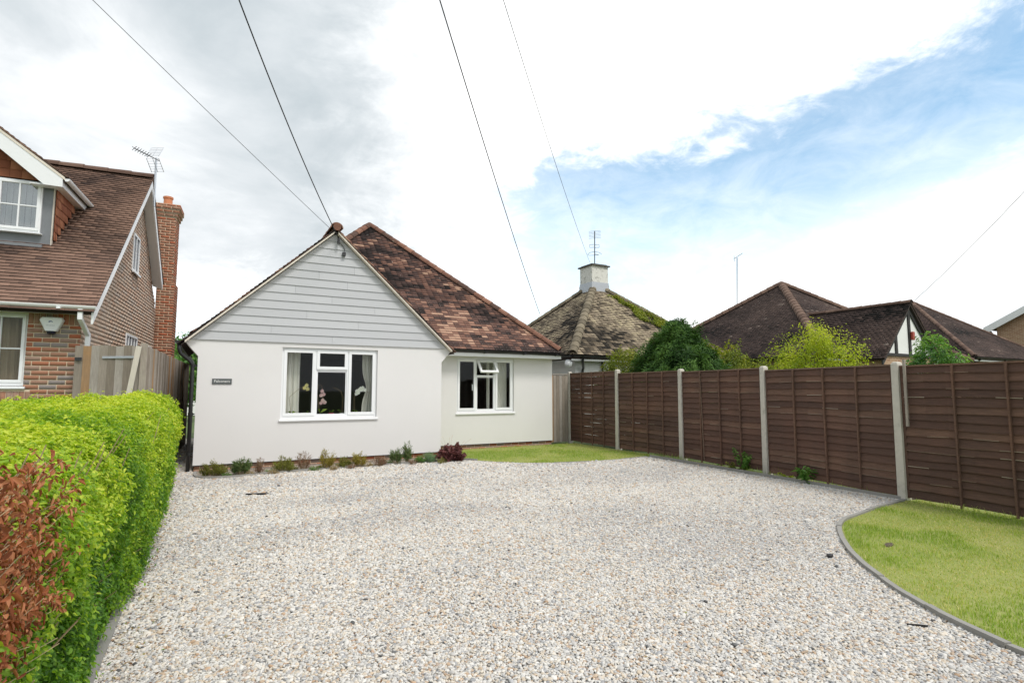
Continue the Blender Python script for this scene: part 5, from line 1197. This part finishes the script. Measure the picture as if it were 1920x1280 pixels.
def dead_branch():
    t = thing('dead_shrub', (-.62, 1.9, 0), 'dead twiggy shrub with withered red-brown leaves against the green hedge', 'shrub'); r = random.Random(6); m = MB(); tips = []; LP = []
    for k in range(240):
        yy = 1.3+r.random()**.9*1.15; b = A(-.74+r.uniform(-.1, .06), yy, .45+r.random()*.55); e = A(-.49+r.uniform(-.12, .10), yy+r.uniform(-.06, .24), b[2]+r.uniform(.05, .45)); e[2] = min(e[2], 1.34)
        mid = (b+e)/2+A(r.uniform(-.03, .05), r.uniform(-.04, .04), r.uniform(-.02, .06)); pts = [b*(1-s)**2+2*mid*s*(1-s)+e*s*s for s in (0, .3, .6, 1)]; m.tube(pts, [.0024, .002, .0016, .001], 5)
        if e[2] > .78 and r.random() < .85:
            for q in range(r.randrange(45, 85)): s = r.uniform(.5, 1.03); LP.append(b*(1-s)**2+2*mid*s*(1-s)+e*s*s+A(r.gauss(0, .018), r.gauss(0, .018), r.gauss(0, .018)))
    for k in range(14): b = A(-.62, 1.3+r.random(), .0); e = A(-.60+r.uniform(-.1, .1), b[1]+r.uniform(-.1, .2), .55+r.random()*.3); stems(m, b, [e], .007, .004, .06, 5, k)
    m.build('twigs', M('dead_twig'), t); LP = np.array(LP); n = len(LP); L = RNG.uniform(.012, .026, n)
    o = leaf_object('foliage', LP, np.tile(A(.6, -.3, .3), (n, 1)), L, L*.5, RNG.random(n), M('dead_leaf'), t, fold=.45, droop=.5, oval=True); o['kind'] = 'stuff'
dead_branch()

# ------------------------------------------------------------------ shrubs and trees beyond the fences
def shrub(name, base, blobs, n, L, wr, mat, label, cat, seed, tintf=None, droop=0., nstem=14, up=.3, align=None, alignf=0, rough=.22, shell=.4, trunk=.03, group=None, crown='crown'):
    t = thing(name, (*base[:2], 0), label, cat, group); P, d, k = blob_points(n, blobs, shell, rough, seed); r = np.random.default_rng(seed+1)
    keep = P[:, 2] > .05; P, d, k = P[keep], d[keep], k[keep]; n = len(P)
    cl = fbm(P[:, 0]*3.1+seed, P[:, 1]*3.1+P[:, 2]*2.7, seed); tint = .5+(cl-.5)*1.7+r.normal(0, .2, n)+d[:, 2]*.08
    al_ = None
    if align == 'out': al_ = d+A(0, 0, .25)
    elif align == 'up': al_ = d*.35+A(0, 0, 1)
    Ls = r.uniform(.7, 1.3, n)*L
    o = leaf_object(crown, P, d*.8+A(0, 0, up), Ls, Ls*wr, tint, M(mat), t, droop=droop, align=al_, alignf=alignf); o['kind'] = 'stuff'
    m = MB(); rr = random.Random(seed); tips = [A(*b[:3])+A(rr.uniform(-.5, .5)*b[3], rr.uniform(-.5, .5)*b[4], rr.uniform(-.2, .6)*b[5]) for b in blobs for _ in range(max(1, nstem//len(blobs)))]
    stems(m, A(base[0], base[1], -.03), tips, trunk, trunk*.15, .1, 6, seed); m.build('trunk', M('bark'), t); return t
# dark conifer
c = A(11.0, 10.95)
shrub('conifer', c, [(c[0], c[1], 1.75, 1.0, .92, 1.25), (c[0]+.42, c[1]-.36, 1.6, .72, .68, 1.0), (c[0]-.36, c[1]+.32, 1.5, .72, .68, .95), (c[0]+.08, c[1]-.05, 2.55, .62, .58, .72), (c[0]+.05, c[1]-.02, 3.05, .32, .30, .42), (c[0]+.32, c[1]-.28, 2.3, .45, .45, .55), (c[0]-.2, c[1]+.22, 2.35, .45, .45, .55), (c[0]+.7, c[1]-.65, 1.5, .45, .45, .8)], 90000, .125, .16, 'conifer', 'dense dark green conifer rising above the brown fence', 'tree', 11, align='out', alignf=.85, droop=.10, rough=.5, shell=.34, trunk=.07)
c = A(10.45, 12.25)
shrub('golden_conifer', c, [(c[0], c[1], 1.75, .75, .7, .95), (c[0]+.35, c[1]-.45, 1.6, .6, .6, .75), (c[0]-.35, c[1]+.4, 1.45, .5, .5, .7)], 16000, .09, .3, 'gold_conifer', 'small golden green conifer beside the dark conifer', 'shrub', 12, align='out', alignf=.7, droop=.2, rough=.3)
c = A(12.95, 8.3)
shrub('lime_shrub', c, [(c[0], c[1], 2.2, .52, .55, .98), (c[0]-.32, c[1]+.50, 2.0, .50, .50, .85), (c[0]+.25, c[1]-.50, 2.1, .52, .50, .85), (c[0]-.15, c[1]+.1, 1.6, .75, .8, .7), (c[0]+.08, c[1]-.1, 2.8, .34, .34, .40), (c[0]+.35, c[1]-.72, 1.7, .4, .4, .7)], 17000, .05, .6, 'lime', 'airy lime green shrub between the two dark roofs', 'shrub', 13, rough=.55, shell=.6, nstem=36, trunk=.02)
c = A(13.6, 6.05)
shrub('green_shrub', c, [(c[0], c[1], 2.15, .36, .36, .62), (c[0]+.15, c[1]-.25, 1.9, .42, .4, .5), (c[0]-.22, c[1]+.15, 1.85, .3, .3, .5)], 4200, .075, .4, 'green_leaf', 'leafy mid green shrub before the timbered gable', 'shrub', 14, droop=.3, rough=.35)
c = A(13.6, 10.75)
shrub('golden_bush', c, [(c[0]-.3, c[1]+.3, 1.9, .6, .6, 1.0), (c[0]+.3, c[1]-.3, 1.75, .7, .6, .72), (c[0]+.8, c[1]-.8, 1.5, .6, .6, .6)], 12000, .08, .4, 'gold_conifer', 'golden green bush drooping to the right of the dark conifer', 'shrub', 17, rough=.35, droop=.3)
# golden creeper lying over the right hip of the mossy roof
def creeper():
    t = thing('golden_creeper', (16.6, 14.6, 0), 'golden green creeper spreading over the right hip of the mossy roof', 'creeper'); n = 17000; r = np.random.default_rng(5)
    f = r.random(n)*.80; side = r.random(n); C1, Pk = h2c[1], h2p
    base = C1+(Pk-C1)*f[:, None]; wid = .25+1.1*np.clip(1-abs(f-.50)*2.2, 0, 1)*fbm(f*14, f*0, 3)*1.5
    nz = fbm(f*9, side*4, 6); dn = A(-1, 0, 0)*1.0
    P = base+dn*(side**1.4*wid)[:, None]; sl_ = (h2p[2]-2.7)/3.735; zroof = 2.7+sl_*(P[:, 1]-H2[1]); zroof = np.minimum(zroof, 2.7+sl_*(H2[0]+2*3.735-P[:, 0])); P[:, 2] = np.maximum(zroof, base[:, 2]-.4)+r.random(n)*.15*(.4+nz)+.02
    k = (nz > .30) & (fbm(P[:, 0]*2.2, P[:, 1]*2.2, 8) > .34); P = P[k]; n = len(P)
    o = leaf_object('foliage', P, np.tile(A(.1, -.6, .7), (n, 1)), r.uniform(.06, .12, n), r.uniform(.03, .06, n), r.random(n)*.75+.2, M('gold_conifer'), t); o['kind'] = 'stuff'
    m = MB(); m.tube([(17.3, 14.2, 0), (17.4, 14.25, 1.5), C1+A(-.05, 0, .08)]+[C1+(Pk-C1)*q+A(-.1, -.05, .08) for q in (.2, .4, .6, .75)], [.04, .035, .03, .028, .022, .016, .01], 6); m.build('stem', M('bark'), t)
creeper()
c = A(16.9, 13.2)
shrub('golden_bush', c, [(c[0], c[1], 1.5, .9, .8, 1.0), (c[0]-.5, c[1]-.4, 1.2, .7, .7, .9), (c[0]+.6, c[1]-.5, 1.0, .7, .7, .9)], 12000, .09, .4, 'gold_conifer', 'golden bush under the end of the creeper', 'shrub', 16, rough=.35)
# trees glimpsed far off
for (x, y, h, w, s, lab) in ((-1.6, 33, 4.4, 1.5, 21, 'green tree seen over the grey board fence by the passage'), (1.2, 46, 4.6, 2.6, 22, 'tree behind the pale far house'), (62, 27, 7.2, 2.4, 23, 'far tree between the dark hipped roof and the end house')):
    shrub('tree', A(x, y), [(x, y, h*.62, w, w, h*.36), (x+w*.4, y-.3, h*.5, w*.7, w*.7, h*.3), (x-w*.4, y+.2, h*.55, w*.7, w*.7, h*.3)], 7000, .22, .5, 'green_leaf', lab, 'tree', s, rough=.35, trunk=.14)

# ------------------------------------------------------------------ flower bed and fence-foot plants
def tuft(px, py, hpx, wpx, mat, label, seed, n=420, leafL=.035, wr=.22, name='bed_shrub', cat='shrub', straight=.8, spikes=10, group='plants in the flower bed'):
    b = G(px, py); w = depth(b); h = hpx*w/F_PX*1.38; rad = wpx*w/F_PX/2*1.22; n = int(n*2.6); t = thing(name, (b[0], b[1], .016), label, cat, group); r = random.Random(seed); m = MB(); P = []; D = []
    for k in range(spikes+14):
        a = r.random()*6.28; q = rad*sqrt(r.random())*.95; hh = h*(1.0-.55*(q/rad)**2)*r.uniform(.45, 1.05); e = A(b[0]+q*cos(a), b[1]+q*sin(a)*.8, hh); s0 = A(b[0]+q*.35*cos(a), b[1]+q*.35*sin(a), .0)
        m.tube([s0, (s0+e)/2+A(0, 0, .1*h), e], [.004, .003, .0015], 4)
        for j in range(max(6, n//(spikes+14))): f = r.uniform(.22, 1.0)**.8; c_ = s0*(1-f)+e*f; P.append(c_+A(r.gauss(0, .02), r.gauss(0, .02), r.gauss(0, .014))); D.append(A(cos(a)*.5, sin(a)*.5, .6))
    m.build('stems', M('twig'), t); P = np.array(P); D = np.array(D); k = len(P); L = RNG.uniform(.7, 1.2, k)*leafL
    o = leaf_object('foliage', P, RNG.normal(0, 1, (k, 3)), L, L*wr, RNG.random(k)*.7+.25*(P[:, 2]/max(h, .01)), M(mat), t, align=D+A(0, 0, .5), alignf=straight); o['kind'] = 'stuff'
BED = [(400, 893, 20, 40, 'heath', 'low olive green heath at the bed corner by the downpipe', 900), (452, 891, 27, 30, 'rosemary', 'bushy green herb with one tall shoot, second from the downpipe', 700), (487, 889, 24, 16, 'heath_brown', 'small withered brown heath between two green ones', 200),
       (532, 886, 25, 36, 'heath', 'rounded olive heath left of the wispy brown one', 900), (569, 882, 31, 26, 'heath_brown', 'wispy brown heath with upright spikes', 260), (612, 880, 32, 26, 'heath_gold', 'upright golden green heath, tallest under the window', 600), (646, 877, 15, 26, 'heath', 'low yellowish heath in front of the wall', 500),
       (673, 876, 22, 24, 'heath_gold', 'golden heath right of the low yellowish one', 600), (712, 874, 17, 24, 'heath_brown', 'reddish dying heath left of the spiky rosemary', 260), (741, 871, 27, 20, 'rosemary', 'spiky rosemary shoots beside the dying heath', 420), (764, 869, 30, 18, 'rosemary', 'taller rosemary shoots beside the small round green plant', 420)]
for k, (px, py, hp, wp, mt, lab, n) in enumerate(BED): tuft(px, py, hp, wp, mt, lab, 40+k, n=n, leafL=.045 if 'rose' not in mt else .055, wr=.2)
WEEDS = [(392, 'heath', 'olive weed beside the corner heath'), (425, 'green_leaf', 'fresh green weed between the corner heath and the bushy herb'), (470, 'dry_grass', 'straw coloured weed right of the bushy herb'), (505, 'green_leaf', 'fresh green weed left of the rounded olive heath'), (512, 'dry_grass', 'straw coloured weed touching the rounded olive heath'),
         (553, 'heath', 'olive weed between the rounded heath and the wispy brown one'), (590, 'green_leaf', 'spreading green weed right of the wispy brown heath'), (600, 'heath', 'olive weed at the foot of the tall golden heath'), (630, 'dry_grass', 'straw coloured weed right of the tall golden heath'), (660, 'heath_brown', 'withered brown weed between the yellowish and golden heaths'),
         (692, 'dry_grass', 'straw coloured weed left of the reddish dying heath'), (728, 'green_leaf', 'small green weed left of the rosemary'), (776, 'heath_brown', 'withered brown weed right of the rosemary'), (824, 'heath', 'olive weed between the grey-green mound and the purple plant')]
for k, (x_, mt_, lb_) in enumerate(WEEDS):
    tuft(x_, 894-(x_-385)*.062+random.uniform(-3, 3), random.uniform(4, 9), random.uniform(14, 26), mt_, 'low '+lb_, 90+k, n=75, leafL=.032, wr=.35, name='bed_weed', cat='plant', straight=.3, spikes=2, group='low weeds in the flower bed')
tuft(788, 868, 12, 20, 'green_leaf', 'small round bright green plant in the bed', 60, n=900, leafL=.02, wr=.4, straight=.4)
tuft(806, 867, 16, 28, 'pale_herb', 'pale grey-green mound beside the purple plant', 61, n=1100, leafL=.022, wr=.4, straight=.4)
tuft(846, 865, 24, 48, 'purple_leaf', 'dark purple leaved plant at the end of the flower bed', 62, n=900, leafL=.07, wr=.8, straight=.3, spikes=16)
def wisps(px, py, pts, label, seed, mat='dry_grass', name='grass_wisp'):
    b = G(px, py); t = thing(name, (b[0], b[1], 0), label, 'plant'); w = depth(b); m = MB(); LP = []
    for (tx, ty) in pts:
        e = CAM+ray(tx, ty)*w; mid = (b+e)/2+A(0, 0, .08); q = [b*(1-s)**2+2*mid*s*(1-s)+e*s*s for s in (0, .25, .5, .75, 1)]; m.tube(q, [.0025, .0022, .002, .0015, .001], 4)
        for s in np.linspace(.6, 1, 12): LP.append(b*(1-s)**2+2*mid*s*(1-s)+e*s*s)
    m.build('stems', M('dead_twig'), t); LP = np.array(LP); n = len(LP); leaf_object('seed_heads', LP, RNG.normal(0, 1, (n, 3)), .018, .006, RNG.random(n), M(mat), t)
wisps(842, 862, [(826, 826), (830, 818), (843, 820), (848, 815), (872, 826), (884, 822)], 'thin pinkish flower stalks rising from the purple plant', 1, 'petal_pink')
wisps(1738, 934, [(1733, 866), (1775, 892), (1752, 905), (1830, 925)], 'dry grass stalks with seed heads against the brown fence', 2)
def weed(px, py, hpx, label, seed, L=.09, n=26, mat='green_leaf', wr=.35, spread=.17):
    b = G(px, py); w = depth(b); h = hpx*w/F_PX; t = thing('weed', (b[0], b[1], 0), label, 'plant', 'weeds along the fence foot'); r = random.Random(seed); m = MB(); P = []; D = []
    for k in range(4):
        e = b+A(r.uniform(-spread, spread), r.uniform(-spread, spread), h*r.uniform(.6, 1)); m.tube([b, (b+e)/2, e], [.006, .005, .002], 5)
        for j in range(n): f = r.uniform(.15, 1); P.append(b*(1-f)+e*f); a = r.random()*6.28; D.append(A(cos(a), sin(a), .4))
    m.build('stems', M('green_leaf'), t); P = np.array(P); k = len(P); leaf_object('foliage', P, np.tile(A(0, 0, 1), (k, 1)), RNG.uniform(.6, 1.1, k)*L, RNG.uniform(.6, 1.1, k)*L*wr, RNG.random(k)*.8+.2, M(mat), t, align=np.array(D), alignf=.8, droop=.25)
weed(1396, 884, 50, 'tall leafy green weed before the brown fence panel with the split batten', 1, L=.085, n=60, spread=.20)
weed(1350, 873, 12, 'low spreading green weed left of the tall leafy one', 2, L=.06, n=40, spread=.25)
weed(1378, 882, 16, 'low pale weed at the foot of the tall leafy one', 5, L=.06, n=40, spread=.2, mat='heath')
weed(1510, 906, 38, 'broad leaved weed at the foot of the fence', 3, L=.16, n=16, wr=.28, spread=.2)
weed(1478, 899, 14, 'small yellow-green weed left of the broad leaved one', 4, L=.05, n=30, mat='lime')
weed(1240, 850, 22, 'dry brown weed near the far concrete post', 6, L=.05, n=22, mat='dry_grass')
weed(1265, 854, 20, 'brownish weed beside the far concrete post', 7, L=.05, n=22, mat='heath_brown')
weed(1790, 943, 18, 'dark green grass clump at the lawn edge by the fence', 8, L=.14, n=16, wr=.1)
weed(1168, 842, 12, 'small tuft at the foot of the concrete post by the back lawn', 9, L=.06, n=16, mat='heath')

def litter():
    n = 900; r = np.random.default_rng(77); Y = .9+r.random(n)**1.3*9.0; X = -.46+np.abs(r.normal(0, .10, n)); m_ = r.random(n) < .16; X[m_] = r.uniform(0, 6, m_.sum()); Y[m_] = r.uniform(2.5, 10.5, m_.sum())
    k = inpoly(X, Y, DRIVE); P = np.stack([X, Y, np.full(n, .016)], 1)[k]; n = len(P); L = r.uniform(.012, .03, n)
    o = leaf_object('leaf_litter', P, np.tile(A(0, 0, 1), (n, 1)), L, L*.5, r.random(n), M('litter_leaf')); tag(o, 'scattered dead leaves on the gravel beside the hedge', 'leaves', kind='stuff')
leafmat('litter_leaf', [(0, (.10, .05, .03)), (.5, (.22, .12, .06)), (.8, (.30, .24, .08)), (1, (.14, .26, .05))], .15, .8)
litter()
# ------------------------------------------------------------------ bits lying on the gravel
def scrap(px, py, lx, ly, lz, rot, label, seed, mat='black_plastic', name='debris'):
    b = G(px, py); r = random.Random(seed); n = 9; V = []
    for z in (0.008, 0.012+lz):
        for k in range(n): a = 2*pi*k/n; q = r.uniform(.75, 1.1); V.append((b[0]+lx*q*cos(a)*cos(rot)-ly*q*sin(a)*sin(rot), b[1]+lx*q*cos(a)*sin(rot)+ly*q*sin(a)*cos(rot), z+r.uniform(0, lz*.5)))
    m = MB(); m._add(V, [tuple(range(n-1, -1, -1)), tuple(range(n, 2*n))]+[(k, (k+1) % n, n+(k+1) % n, n+k) for k in range(n)]); o = m.build(name, M(mat), None); tag(o, label, 'debris', 'scraps on the gravel')
scrap(481, 929, .17, .022, .022, -.35, 'black strip lying on the gravel before the name plate wall', 1)
scrap(1556, 1046, .05, .03, .02, .4, 'small black scrap on the gravel beside the lawn edging', 2)
scrap(1722, 1176, .065, .006, .008, -.75, 'thin black strip lying on the gravel by the lawn edging', 3)
scrap(1667, 1024, .10, .035, .008, .3, 'small heap of bare earth in the lawn', 4, 'soil', 'earth_mound')
for o in LOCAL:
    if 'loc_' in o: del o['loc_']
